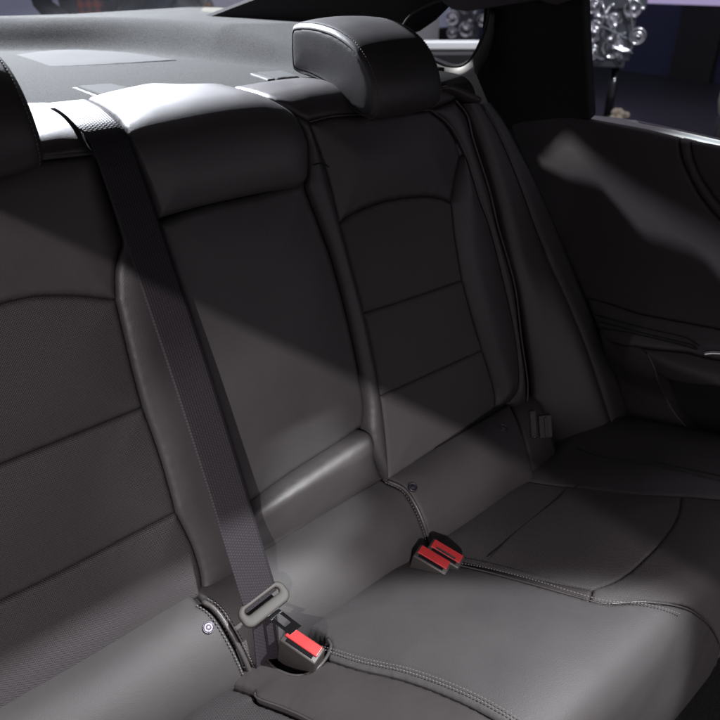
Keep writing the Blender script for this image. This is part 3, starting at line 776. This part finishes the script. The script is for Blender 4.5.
# dark belt tongue stowed beside the door
ot = thing('stowed_belt_tongue', (1.1, .72, -.9), 'dark plastic belt tongue stowed at the foot of the side wing', 'belt tongue')
c1 = ray(533, 424) * 1.43; c2 = ray(545, 426) * 1.43
xx = np.array([1, 0, 0.]); vv = np.array([.10, .30, .95]); vv /= np.linalg.norm(vv); nn_ = np.cross(xx, vv); nn_ /= np.linalg.norm(nn_)
x2 = np.array([.75, -.65, 0.]); x2 -= vv * np.dot(x2, vv); x2 /= np.linalg.norm(x2); n2_ = np.cross(x2, vv)
v, f = box(c1, x2 * .007, vv * .030, n2_ * .006); bevel(mesh_obj('guide', v, f, M['plastic'], ot, None, False), .004, 3)
v, f = join([box(c2, x2 * .013, vv * .024, n2_ * .006)] + [box(c2 - n2_ * .0065 * s, x2 * .003, vv * .021, n2_ * .002) for s in (-1, 1)]); bevel(mesh_obj('grip', v, f, M['plastic'], ot, None, False), .003, 3)
v, f = lathe(c1 - vv * .026 + n2_ * .006, n2_, [(.003, 0), (.003, .0016), (.0012, .0024)], 14); mesh_obj('rivet', v, f, M['steel'], ot)

# ================================================================== PARCEL SHELF
ps = thing('parcel_shelf', (.6, 1.5, -.25), 'pale carpeted parcel shelf with raised rear lip below the back window', 'parcel shelf')
basel = plane_pts(catmull([(-160, 54), (0, 52), (100, 51), (165, 55), (230, 63), (290, 69), (340, 76), (420, 85)], 8), (0, 0, -.226), (0, 0, 1))[:, :2]
xs = np.arange(-.45, 1.225, .010); ys = np.arange(1.12, 2.10, .010)
GX, GY = np.meshgrid(xs, ys); G = np.stack([GX.ravel(), GY.ravel()], 1)
dl = dist_to(G, basel, False)
yb = np.interp(G[:, 0], basel[:, 0], basel[:, 1])
# signed: behind / outside the base line is the lip
ctrp = np.array([.5, 1.2]); loopb = np.vstack([basel, [[basel[-1][0], .9], [basel[0][0], .9]]])
sd = np.where(inside(G, loopb), -dl, dl)
t_ = np.clip(sd / .075, 0, 1); Z = -.228 + .068 * np.clip((G[:, 1] - 1.2) / .3, 0, 1) * (t_ - .55 * np.sin(2 * math.pi * t_) / (2 * math.pi)) - .010 * np.clip((sd - .09) / .2, 0, 1) + .004 * np.exp(-((G[:, 0] - .55) / .3) ** 2) * (sd < 0)
V = np.stack([G[:, 0], G[:, 1], Z], 1); nx_ = len(xs); F = []
for i in range(len(ys) - 1):
    for j in range(nx_ - 1): a = i * nx_ + j; F.append([a, a + 1, a + nx_ + 1, a + nx_])
o = mesh_obj('carpet', V, F, M['carpet'], ps); sm = o.modifiers.new('thick', 'SOLIDIFY'); sm.thickness = .012; sm.offset = -1
SHELF = Surf([(1.06, -.2245), (1.3, -.2245), (2.2, -.2245)], 0, 1, False)
sp_ = SHELF.path
panel('speaker_cover', ps, SHELF, [sp_([(14, 55), (48, 51), (80, 50), (130, 53), (178, 60)]), sp_([(178, 60), (120, 64), (84, 66), (50, 67)]), sp_([(50, 67), (30, 60), (14, 55)])], M['shelfskin'], .0012, .0006, .006, .03, .0035, .012)
for q4, sl in ((([(77, 87.6), (112, 85), (146, 93), (101, 97)]), [(72, 88), (76, 87.5), (100, 96.5), (95, 97)]), (([(257, 73.6), (284, 72), (300, 78), (277, 80)]), [(250, 74), (256, 73.5), (276, 79), (268, 80)])):
    a = panel('anchor_cover', ps, SHELF, [sp_([q4[0], q4[1]]), sp_([q4[1], q4[2]]), sp_([q4[2], q4[3]]), sp_([q4[3], q4[0]])], M['shelfskin'], .0035, .0005, .003, .02, .003, .01)
    b_ = panel('cover_slot', a, SHELF, [sp_([sl[0], sl[1]], .0), sp_([sl[1], sl[2]]), sp_([sl[2], sl[3]]), sp_([sl[3], sl[0]])], M['rubber'], .0012, 0, .001, .02, .0003, .006)
    b_.parent = a

# ================================================================== FAR DOOR
dp = DOOR.path
rd = thing('rear_door', (1.30, .5, -1.1), 'black far rear door with padded armrest and bright window sill', 'car door')
top_l = dp([(509, 121), (514, 114), (522, 111), (548, 114), (575, 118), (592, 121), (640, 130), (677, 139)])
left_l = dp([(509, 121), (516, 140), (530, 172), (547, 208), (566, 252), (586, 299), (596, 326)])
arm_top = dp([(586, 297), (610, 303), (640, 313), (685, 322), (735, 332)])
g_l = dp([(677, 139), (680, 158), (687, 175), (699, 197), (720, 222), (760, 255)]); g_r = dp([(690, 142), (693, 158), (699, 174), (709, 190), (726, 210), (765, 238)])
left_u = cut(left_l, left_l[0], DOOR.hit((586, 297)))
panel('door_card', rd, DOOR, [top_l, g_l, dp([(760, 255), (790, 300), (800, 342)]), dp([(800, 342), (735, 332)]), arm_top[::-1], left_u[::-1]], M['doorskin'], 0, .005, .006, .10, .003)
panel('seam_roll', rd, DOOR, [g_l + [-.001, 0], dp([(760, 255), (765, 238)]), g_r, dp([(690, 142), (677, 139)])], M['doorskin'], -.003, .008, .006, .01)
panel('front_card', rd, DOOR, [g_r, dp([(765, 238), (900, 250), (930, 190)]), dp([(930, 188), (800, 163), (690, 142)])], M['doorskin'], 0, .005, .006, .10, .003)
arm_f = dp([(597, 328), (612, 343), (652, 349), (685, 352), (712, 358), (800, 372)])
panel('armrest', rd, DOOR, [arm_top, dp([(735, 332), (800, 342)]), dp([(800, 342), (800, 372)]), arm_f[::-1], dp([(586, 297), (597, 328)])], M['leather2'], 0, .007, .010, .03)
for k_, row in enumerate(([(597, 322), (640, 333), (676, 342), (692, 346), (697, 350)], [(600, 328), (645, 337), (682, 346), (697, 351)], [(596, 316), (645, 329), (684, 338), (700, 347)])):
    piping('crease', rd, DOOR, dp(row), .0072, .0012, M['foam'])
panel('armrest_face', rd, DOOR, [arm_f, dp([(800, 372), (800, 400), (720, 388), (690, 385), (668, 380), (655, 372)]), dp([(655, 372), (648, 360), (645, 348)]) [:0] if False else dp([(655, 372), (640, 347)])], M['leather'], .001, .006, .008, .03)
low_l = dp([(597, 328), (612, 343), (640, 347), (652, 362), (660, 385), (673, 410), (690, 430), (720, 452), (760, 470)])
panel('lower_card', rd, DOOR, [low_l, dp([(760, 470), (770, 560)]), dp([(770, 560), (690, 560), (650, 470), (612, 380), (597, 328)])], M['doorskin'], .0, .006, .008, .03)
piping('pocket_edge', rd, DOOR, low_l[20:], .001, .0022, M['piping'])
backing('door_shell', rd, DOOR, .06, 1.10, (1.389, -.360), (1.335, -1.3), -.016, M['foam'])
v, f = join([tube_mesh(DOOR.pos(*resample(dp([(704, 356), (716, 355), (740, 358), (790, 366)]), .006).T, .010), .0045, 10)]); mesh_obj('pull_handle', v, f, M['chrome'], rd)
# window sill strip and frame
sill = plane_pts([(586, 117.5), (592, 115), (612, 117), (637, 120), (640, 123), (676, 130), (760, 149), (900, 180), (900, 189), (760, 158), (720, 148), (676, 138), (640, 131), (600, 122.5), (588, 120)], (1.40, .857, -.333), (0, -.035, 1))
o = slab('window_sill', rd, sill, (0, 0, 1), .014, M['overlit']); bevel(o, .003, 3)
# glass stands just outside the sill, leaning inwards to the roof rail
go = np.array([1.47, .6, -.34]); gn = np.array([-.96, 0, -.28])
wpx = [(583, -6), (587, 60), (590, 118), (640, 122), (760, 148), (900, 178), (980, 60), (900, -60), (760, -60)]
slab('window_glass', rd, plane_pts(wpx, go, gn), gn, .004, M['glass'])

# ================================================================== FAR PILLAR, QUARTER WINDOW, HEADLINER
pn = np.array([-.95, -.10, -.29]); po = np.array([1.375, .95, -.30])
pt = thing('pillar_trim', (1.3, .95, -.34), 'black felt pillar trim between the quarter window and the door window', 'pillar trim')
ppx = [(500, 0), (556, 6), (580, -4), (583, 0), (586, 60), (590, 119), (575, 123), (545, 120), (520, 114), (509, 122), (498, 112), (484, 88), (473, 62), (487, 14)]
o = slab('trim_board', pt, plane_pts([(484, -4), (500, -20), (590, -20), (583, 0), (586, 60), (590, 120), (575, 130), (545, 130), (505, 130), (488, 106), (478, 82), (470, 62), (481, 36)], po, pn), pn, .03, M['blackliner']); bevel(o, .006, 3)
qo = np.array([1.30, 1.1, -.26]); qn = np.array([-.9, -.35, -.25])
qw = thing('quarter_window', (1.28, 1.15, -.25), 'small fixed quarter window with bright lower trim behind the far head restraint', 'window')
gl = [(400, 30), (412, 14), (436, 2), (462, -3), (486, -4), (489, 10), (484, 32), (474, 54), (463, 65), (448, 66), (434, 61), (420, 56), (404, 50)]
slab('window_glass', qw, plane_pts(gl, qo - qn * .02, qn), qn, .004, M['glass'])
V3 = plane_pts(catmull(gl + gl[:1], 5), qo, qn); tube('rubber_seal', V3, .003, M['rubber'], qw, 8)
def band(name, parent, inner, outer, o, n, th, mat):
    I, O = plane_pts(inner, o, n), plane_pts(outer, o, n); n = n / np.linalg.norm(n); k = len(I)
    V = np.vstack([I - n * .010, O + n * .004, O - n * th, I - n * th]); F = []
    for j in range(k - 1):
        for a, b in ((0, 1), (1, 2), (2, 3), (3, 0)): F.append([a * k + j, a * k + j + 1, b * k + j + 1, b * k + j])
    F += [[0, k, 2 * k, 3 * k], [k - 1, 4 * k - 1, 3 * k - 1, 2 * k - 1]]
    return mesh_obj(name, V, F, mat, parent)
inn = catmull([(404, 52), (420, 58), (434, 64), (448, 69), (458, 68), (467, 62), (471, 58)], 5); outp = catmull([(404, 72), (420, 75), (437, 79), (450, 82), (460, 81), (470, 77), (475, 74)], 5)
band('lower_trim', qw, inn, outp, qo, qn, .03, M['overlit'])
inn = catmull([(472, 58), (479, 45), (485, 31), (489, 14)], 6); outp = catmull([(477, 75), (486, 58), (491, 40), (493, 14)], 6)
band('side_trim', qw, inn, outp, qo, qn, .03, M['plastic'])
# small bright cap on the seat shoulder beneath the quarter window
cap = thing('shoulder_cap', (1.15, 1.02, -.24), 'small pale plastic cap on the far seat shoulder under the quarter window', 'seat trim')
panel('cap_panel', cap, BACK, [bp([(443, 85), (452, 85), (468, 90), (482, 97)], .01), bp([(482, 97), (480, 104), (470, 102), (458, 95), (443, 87)], .01)], M['plastic'], .012, .006, .006, .01, .006, .03)
# headliner edge over the far windows
hl = thing('headliner', (1.2, .9, -.08), 'mauve grey headliner edge across the top of the far windows', 'headliner')
hpx = [(420, -60), (436, -6), (443, 5), (452, 11), (466, 13), (500, 8), (538, 2), (547, 5), (556, 7), (568, 3), (582, -3), (640, -30), (700, -60)]
o = slab('roof_edge', hl, plane_pts(hpx, (1.22, .9, -.1), (-.8, -.1, -.6)), (-.8, -.1, -.6), .03, M['headliner']); bevel(o, .008, 3)
# rear pillar trim beside the back window
rp_ = thing('rear_pillar_trim', (1.15, 1.6, -.22), 'black rear pillar trim sloping up beside the back window', 'pillar trim')
A3, B3 = np.array([1.02, 1.85, -.19]), np.array([1.29, 1.22, -.20]); d3 = B3 - A3; n3 = np.cross(d3, np.array([-.35, -.15, 1.0])); n3 /= np.linalg.norm(n3)
if np.dot(n3, -A3) < 0: n3 = -n3
o = slab('trim_board', rp_, plane_pts([(183, 27), (256, -1), (300, -18), (480, -30), (455, 0), (446, 10), (436, 20), (420, 31), (405, 36), (405, 72), (400, 90), (300, 75), (262, 52), (232, 38), (210, 32)], A3, n3), n3, .03, M['blackliner'])
# back window
bw = thing('back_window', (.5, 1.9, -.2), 'wide back window glass above the parcel shelf lip', 'window')
w0 = np.array([0, 1.98, -.195]); wn = np.array([0, -.42, -.91])
slab('window_glass', bw, [(-.55, 2.02, -.20), (1.12, 2.02, -.20), (1.02, 1.30, .10), (-.45, 1.22, .12)], (0, -.4, -.9), .005, M['glass'])
tube('rubber_seal', [(-.55, 2.005, -.186), (.2, 2.008, -.186), (.8, 2.005, -.186), (1.12, 1.99, -.187)], .006, M['rubber'], bw)
# unseen roof over the camera; edges and opening shaped to steer the spots
rf = thing('car_roof', (.55, .4, .1), 'car roof panel above the rear seats, out of sight overhead', 'roof')
def rshape(x_, yy, z_):
    e = 1.17 + .38 * min(1, max(0, (x_ - .84) / .15)); y2 = -.7 + (yy + .7) * (e + 1.1) / 2.02 - .4
    y2 += .28 * min(1, max(0, (x_ - 1.06) / .06)) * min(1, max(0, yy / 1.3)); return (x_, y2, z_ + .18 * min(1, max(0, (.8 - yy) / 1.1)) * min(1, max(0, (x_ - .7) / .5)))
rprof = resample(catmull([(-.25, .10), (.2, .12), (.7, .12), (1.0, .08), (1.17, .02), (1.27, -.03), (1.335, -.075)], 8), .04); V = []; F = []
NY = 48
for dz in (0, .03):
    for yy in np.linspace(-.7, 1.32, NY):
        for x_, z_ in rprof: V.append(rshape(x_, yy, z_ + dz))
k = len(rprof); half = NY * k
def opening(a):                         # gap added in the unseen roof to let the front beams in
    c = (np.array(V[a]) + np.array(V[a + k + 1])) / 2; return .44 < c[0] < 1.12 and -.22 < c[1] < .25
cells = {(i, j) for i in range(NY - 1) for j in range(k - 1) if not opening(i * k + j)}
for i, j in cells:
    a = i * k + j; b = a + half
    F += [[a, a + k, a + k + 1, a + 1], [b, b + 1, b + k + 1, b + k]]
    for (di, dj, p, q) in ((-1, 0, a, a + 1), (1, 0, a + k, a + k + 1), (0, -1, a, a + k), (0, 1, a + 1, a + k + 1)):
        if (i + di, j + dj) not in cells: F.append([p, q, q + half, p + half])
mesh_obj('roof_panel', V, F, M['headliner'], rf)

# ================================================================== CAR FLOOR, HALL
o = mesh_obj('floor', [(-.3, -1.2, -1.27), (1.35, -1.2, -1.27), (1.35, .7, -1.27), (-.3, .7, -1.27)], [[0, 1, 2, 3]], M['darkcarpet']); tag(o, kind='structure'); o['label'] = 'dark carpeted footwell floor in front of the bench'
hallm = grained('hall_floor_vinyl', (.018, .018, .022), .4, 40, .02)
o = mesh_obj('ground', [(-40, -40, -1.45), (40, -40, -1.45), (40, 40, -1.45), (-40, 40, -1.45)], [[0, 1, 2, 3]], hallm); tag(o, kind='structure')

# -- beyond the windows
def along(px, depth): return ray(*px) * depth          # depth metres in front of the camera
screen = emit('pale_screen', (.30, .31, .40), .35)
hw = thing('hall_screen', (2.2, 8.4, -1.45), 'tall dim lavender screen wall far behind the back window', 'screen')
slab('screen_face', hw, [(-9, 8.4, -1.3), (14, 8.4, -1.3), (14, 8.4, 4), (-9, 8.4, 4)], (0, -1, 0), .1, screen)
slab('screen_plinth', hw, [(-9, 8.3, -1.45), (14, 8.3, -1.45), (14, 8.3, -1.18), (-9, 8.3, -1.18)], (0, -1, 0), .1, M['trim'])
navy = grained('navy_wall', (.035, .04, .085), .4, 30, .02)
wl = thing('hall_wall', (9, 3, -1.45), 'dark navy hall wall with a darker upright band, seen through the door window', 'wall')
slab('wall_face', wl, [(9, -8, -1.45), (9, 8.2, -1.45), (9, 8.2, 4), (9, -8, 4)], (-1, 0, 0), .2, navy)
a0 = along((672, 60), 1); a1 = along((714, 60), 1); ya, yb_ = a0[1] / a0[0] * 8.9, a1[1] / a1[0] * 8.9
slab('upright_band', wl, [(8.9, ya, -1.45), (8.9, yb_, -1.45), (8.9, yb_, 4), (8.9, ya, 4)], (-1, 0, 0), .1, M['trim'])
lt = thing('light_strip', along((700, -6), 8), 'violet lit strip lamp high on the wall at the top right corner', 'lamp')
c = along((705, -8), 8.0); v, f = box(c, np.array([.35, -.9, 0]) * 1.3, np.array([.9, .35, 0]) * .05, (0, 0, .13)); mesh_obj('lamp_face', v, f, emit('violet_lamp', (.62, .5, .75), .6), lt, None, False)

def engine(center, S, label, seed):
    rr = random.Random(seed); ax = -center / np.linalg.norm(center); e1 = np.cross(ax, (0, 0, 1)); e1 /= np.linalg.norm(e1); e2 = np.array([0, 0, 1.0]); ax = np.array([ax[0], ax[1], 0]); ax /= np.linalg.norm(ax)
    t = thing('display_engine', (center[0], center[1], -1.45), label, 'engine', 'show engines on stands')
    P = lambda a, b, d: center + e1 * a * S - e2 * b * S + ax * d * S
    v, f = join([box(P(0, 0, -.15), e1 * .30 * S, e2 * .42 * S, ax * .2 * S), box(P(-.05, -.45, -.1), e1 * .36 * S, e2 * .12 * S, ax * .22 * S), box(P(.0, .42, -.1), e1 * .24 * S, e2 * .1 * S, ax * .18 * S)])
    bevel(mesh_obj('engine_block', v, f, alloy, t, None, False), .02 * S, 3)
    for (a, b, r) in ((-.36, .04, .13), (-.02, .22, .17), (.30, .0, .16), (.28, .30, .12), (-.22, -.34, .14), (.36, -.36, .11), (.05, -.18, .10)):
        v, f = lathe(P(a, b, .06), ax, [(r * S, 0), (r * S, .05 * S), (r * .86 * S, .07 * S), (r * .75 * S, .03 * S), (r * .4 * S, .03 * S), (r * .34 * S, .09 * S), (r * .1 * S, .12 * S)], 26)
        mesh_obj('pulley', v, f, M['chrome'], t)
    for n_ in range(7):
        q = [P(rr.uniform(-.35, .35), rr.uniform(-.55, .45), .1 + rr.uniform(0, .1)) for _ in range(3)]
        tube('pipe', catmull(q, 8),   .013 * S, alloy if n_ % 2 else M['chrome'], t)
    for _ in range(18):
        v, f = sphere(P(rr.uniform(-.38, .38), rr.uniform(-.55, .5), .1), rr.uniform(.03, .07) * S); mesh_obj('fitting', v, f, M['chrome'], t)
    b0 = P(-.12, .45, -.15)
    v, f = join([tube_mesh([b0, (b0[0], b0[1], -1.44)], .07 * S, 14), lathe((b0[0], b0[1], -1.45), (0, 0, 1), [(.35 * S, 0), (.35 * S, .03), (.1 * S, .05)], 24)]); mesh_obj('stand', v, f, M['gloss'], t)
alloy = plain('cast_alloy', (.16, .17, .185), .45, 1)
engine(along((614, 32), 5.6), .50, 'silver show engine with round pulleys seen through the door window', 3)
engine(along((466, 18), 6.6), .42, 'grey show engine disc seen small through the quarter window', 8)
spot('engine_spotlight', (3.4, .2, 2.6), tuple(along((614, 32), 5.6)), 900, 16, .4, .1)
# white counter and panel seen through the quarter window
ct = thing('display_counter', tuple(along((440, 48), 6.0)), 'bright white counter seen through the quarter window', 'counter')
white = plain('white_laminate', (.8, .8, .78), .35)
c = along((452, 45), 5.6); e1 = np.array([.76, -.65, 0])
v, f = box(c, e1 * .55, np.array([.65, .76, 0]) * .05, (0, 0, .03)); bevel(mesh_obj('counter_top', v, f, white, ct, None, False), .01, 2)
v, f = box(np.array([c[0], c[1], (c[2] - .04 - 1.45) / 2]), e1 * .5, np.array([.65, .76, 0]) * .25, (0, 0, (c[2] - .04 + 1.45) / 2)); mesh_obj('counter_body', v, f, M['trim'], ct, None, False)
wp = thing('sign_panel', tuple(along((425, 40), 6.9)), 'blank white upright panel at the left of the quarter window', 'panel')
c = along((425, 35), 6.9); v, f = box(c, e1 * .13, np.array([.65, .76, 0]) * .03, (0, 0, .22)); mesh_obj('panel_board', v, f, white, wp, None, False)
v, f = box(np.array([c[0], c[1], (c[2] - .22 - 1.45) / 2]), e1 * .03, np.array([.65, .76, 0]) * .02, (0, 0, (c[2] - .22 + 1.45) / 2)); mesh_obj('panel_post', v, f, M['trim'], wp, None, False)
spot('counter_added_light', tuple(along((452, 45), 5.6) + np.array([-.6, -.6, 2.2])), tuple(along((452, 45), 5.6)), 420, 24, .5, .1)  # unseen lamp added to brighten the counter
# small flowers behind the sill, pale urn at the picture's right edge
fl_ = thing('flower_bowl', tuple(along((616, 125), 4.2)), 'small bowl of cream flowers just above the door sill', 'flowers')
c = along((616, 116), 4.2)
v, f = join([sphere(c + np.array([rnd[0] * .055, rnd[1] * .05, rnd[2] * .022]), .018 + .004 * abs(rnd[0])) for rnd in [(random.uniform(-1, 1), random.uniform(-1, 1), random.uniform(-1, 1)) for _ in range(14)]])
mesh_obj('blossoms', v, f, plain('cream_petals', (.75, .66, .5), .7), fl_)
v, f = lathe(c - np.array([0, 0, .09]), (0, 0, 1), [(.04, 0), (.065, .04), (.075, .075), (.07, .08)], 22); mesh_obj('bowl', v, f, M['gloss'], fl_)
v, f = tube_mesh([c - np.array([0, 0, .09]), (c[0], c[1], -1.45)], .03, 12); mesh_obj('pedestal', v, f, M['gloss'], fl_)
ur = thing('pale_urn', tuple(along((722, 118), 4.0)), 'pale rounded urn cut off by the right edge of the picture', 'urn')
c = along((727, 118), 4.0)
v, f = lathe(c, (0, 0, 1), [(.03, 0), (.05, .02), (.068, .09), (.066, .17), (.045, .24), (.025, .27), (.03, .30)], 26); mesh_obj('urn_body', v, f, plain('cream_glaze', (.6, .56, .45), .3), ur)
v, f = tube_mesh([c, (c[0], c[1], -1.45)], .05, 14); mesh_obj('pedestal', v, f, M['gloss'], ur)

def skin(name, joints, bones, mat, parent, sub=1):
    keys = list(joints); me = bpy.data.meshes.new(name)
    off = np.array(root_loc(parent)) - CAM
    me.from_pydata([tuple(np.array(joints[k_][0]) - off) for k_ in keys], [(keys.index(a), keys.index(b)) for a, b in bones], [])
    o = bpy.data.objects.new(name, me); COL.objects.link(o); o.parent = parent; me.materials.append(mat)
    md = o.modifiers.new('skin', 'SKIN'); md.use_smooth_shade = True
    for i, k_ in enumerate(keys):
        r = joints[k_][1]; sv = me.skin_vertices[0].data[i]; sv.radius = (r, r) if isinstance(r, float) else r; sv.use_root = (i == 0)
    md = o.modifiers.new('sub', 'SUBSURF'); md.levels = sub; md.render_levels = sub
    return o
def person(base, face, coatc, trouc, label, scarf=None):
    b = np.array([base[0], base[1], -1.45]); fy = np.array(face + (0,), float); fy /= np.linalg.norm(fy); fx = np.array([-fy[1], fy[0], 0])
    J = lambda x, y, z: tuple(b + fx * x + fy * y + np.array([0, 0, z]))
    t = thing('person', tuple(b), label, 'person')
    sk = plain('skin', (.45, .27, .2), .5)
    jt = {'pelvis': (J(0, 0, .95), (.13, .10)), 'belly': (J(0, .01, 1.1), (.12, .09)), 'chest': (J(0, .01, 1.3), (.15, .10)), 'neck0': (J(0, 0, 1.46), .055), 'neck': (J(0, .01, 1.53), .05),
          'jaw': (J(0, .035, 1.60), (.062, .07)), 'head': (J(0, .025, 1.68), (.075, .09)), 'crown': (J(0, .015, 1.76), (.05, .06))}
    bn = [('pelvis', 'belly'), ('belly', 'chest'), ('chest', 'neck0'), ('neck0', 'neck'), ('neck', 'jaw'), ('jaw', 'head'), ('head', 'crown')]
    coat = {'pelvis': (J(0, 0, .88), (.20, .15)), 'belly': (J(0, .01, 1.08), (.165, .125)), 'chest': (J(0, .01, 1.32), (.19, .13)), 'neck0': (J(0, 0, 1.46), .075)}
    cbn = [('pelvis', 'belly'), ('belly', 'chest'), ('chest', 'neck0')]
    tro = {'pelvis': (J(0, 0, .94), (.15, .115))}; tbn = []
    for s, nme in ((1, 'l'), (-1, 'r')):
        jt['sh' + nme] = (J(s * .19, 0, 1.40), .055); jt['el' + nme] = (J(s * .25, .03, 1.13), .04); jt['wr' + nme] = (J(s * .09, .22, 1.03), .027); jt['pa' + nme] = (J(s * .03, .25, 1.015), (.035, .018))
        bn += [('chest', 'sh' + nme), ('sh' + nme, 'el' + nme), ('el' + nme, 'wr' + nme), ('wr' + nme, 'pa' + nme)]
        for q, (dz, ln) in enumerate(((.022, .055), (.007, .065), (-.008, .06), (-.022, .048))):
            a_, b2_ = 'f%d%s' % (q, nme), 'g%d%s' % (q, nme)
            jt[a_] = (J(s * .0, .262, 1.012 + dz), .0085); jt[b2_] = (J(-s * (ln - .02), .255 - .01 * (s > 0), 1.0 + dz), .0075); bn += [('pa' + nme, a_), (a_, b2_)]
        jt['th' + nme] = (J(s * .035, .27, 1.05), .009); bn.append(('pa' + nme, 'th' + nme))
        coat['sh' + nme] = (J(s * .20, 0, 1.40), .075); coat['el' + nme] = (J(s * .265, .03, 1.13), .062); coat['wr' + nme] = (J(s * .11, .20, 1.035), .045)
        cbn += [('chest', 'sh' + nme), ('sh' + nme, 'el' + nme), ('el' + nme, 'wr' + nme)]
        for nm, z, r, y in (('hip', .86, .085, 0), ('knee', .5, .055, .015), ('ank', .09, .04, -.01), ('toe', .04, .035, .15)): jt[nm + nme] = (J(s * .1, y, z), r)
        bn += [('pelvis', 'hip' + nme), ('hip' + nme, 'knee' + nme), ('knee' + nme, 'ank' + nme), ('ank' + nme, 'toe' + nme)]
        for nm, z, r, y in (('hip', .84, .11, 0), ('knee', .5, .08, .015), ('ank', .1, .065, -.01)): tro[nm + nme] = (J(s * .105, y, z), r)
        tbn += [('pelvis', 'hip' + nme), ('hip' + nme, 'knee' + nme), ('knee' + nme, 'ank' + nme)]
        v, f = sphere(J(s * .1, .06, .05), .1, 16, 10, (.5, 1.3, .5)); 
        mesh_obj('shoe', v, f, M['gloss'], t)
    skin('body', jt, bn, sk, t); skin('coat', coat, cbn, plain('coat_cloth', coatc, .8), t); skin('trousers', tro, tbn, plain('trouser_cloth', trouc, .8), t)
    v, f = sphere(J(0, 0, 1.71), .105, 18, 12, (.85, .95, 1.0)); mesh_obj('hair', v, f, plain('dark_hair', (.02, .012, .008), .5), t)
    for s in (-1, 1):
        v, f = sphere(J(s * .03, .105, 1.665), .011, 10, 7); mesh_obj('eye', v, f, M['gloss'], t)
    v, f = sphere(J(0, .12, 1.635), .018, 10, 7, (.8, 1, 1.3)); mesh_obj('nose', v, f, sk, t)
    if scarf:
        V = []; F = []; U = []
        for i in range(24):
            z = 1.46 - i * .045
            for j in range(7):
                x = (j / 6 - .5) * .13; V.append(J(x, .135 + .045 * math.sin(min(1, i / 10) * 1.6) + .006 * math.sin(j * 2 + i * .7), z)); U.append((x, z))
        for i in range(23):
            for j in range(6): a = i * 7 + j; F.append([a, a + 1, a + 8, a + 7])
        o = mesh_obj('scarf', V, F, scarf, t, U); md = o.modifiers.new('thick', 'SOLIDIFY'); md.thickness = .012
    return t
def plaid():
    m, nt, b = nodes('red_plaid'); uv = N(nt, 'ShaderNodeUVMap'); sp = N(nt, 'ShaderNodeSeparateXYZ'); L(nt, uv.outputs[0], sp.inputs[0])
    out = None
    for i, k_ in ((0, 2 * math.pi / .043), (1, 2 * math.pi / .05)):
        w = math_node(nt, 'GREATER_THAN', math_node(nt, 'SINE', math_node(nt, 'MULTIPLY', sp.outputs[i], k_)), .1); out = w if out is None else math_node(nt, 'MULTIPLY', math_node(nt, 'ADD', out, w), .5)
    cr = N(nt, 'ShaderNodeValToRGB'); cr.color_ramp.elements[0].color = (.42, .08, .07, 1); cr.color_ramp.elements[1].color = (.05, .02, .03, 1); L(nt, out, cr.inputs[0]); L(nt, cr.outputs[0], b.inputs['Base Color']); b.inputs['Roughness'].default_value = .9
    return m
c1_ = along((92, 20), 4.2); person(c1_, (-c1_[0] * .9, -c1_[1]), (.02, .018, .03), (.02, .02, .03), 'person in a dark open coat with a red plaid scarf behind the back window', plaid())
c2_ = along((130, 12), 4.5); person(c2_, (-c2_[0] * .4, -c2_[1]), (.03, .035, .07), (.03, .035, .07), 'person in navy clothes standing right of the plaid scarf')
c3_ = along((176, 12), 4.9); person(c3_, (.5, -1), (.22, .22, .23), (.2, .2, .21), 'person in light grey clothes at the right of the back window')
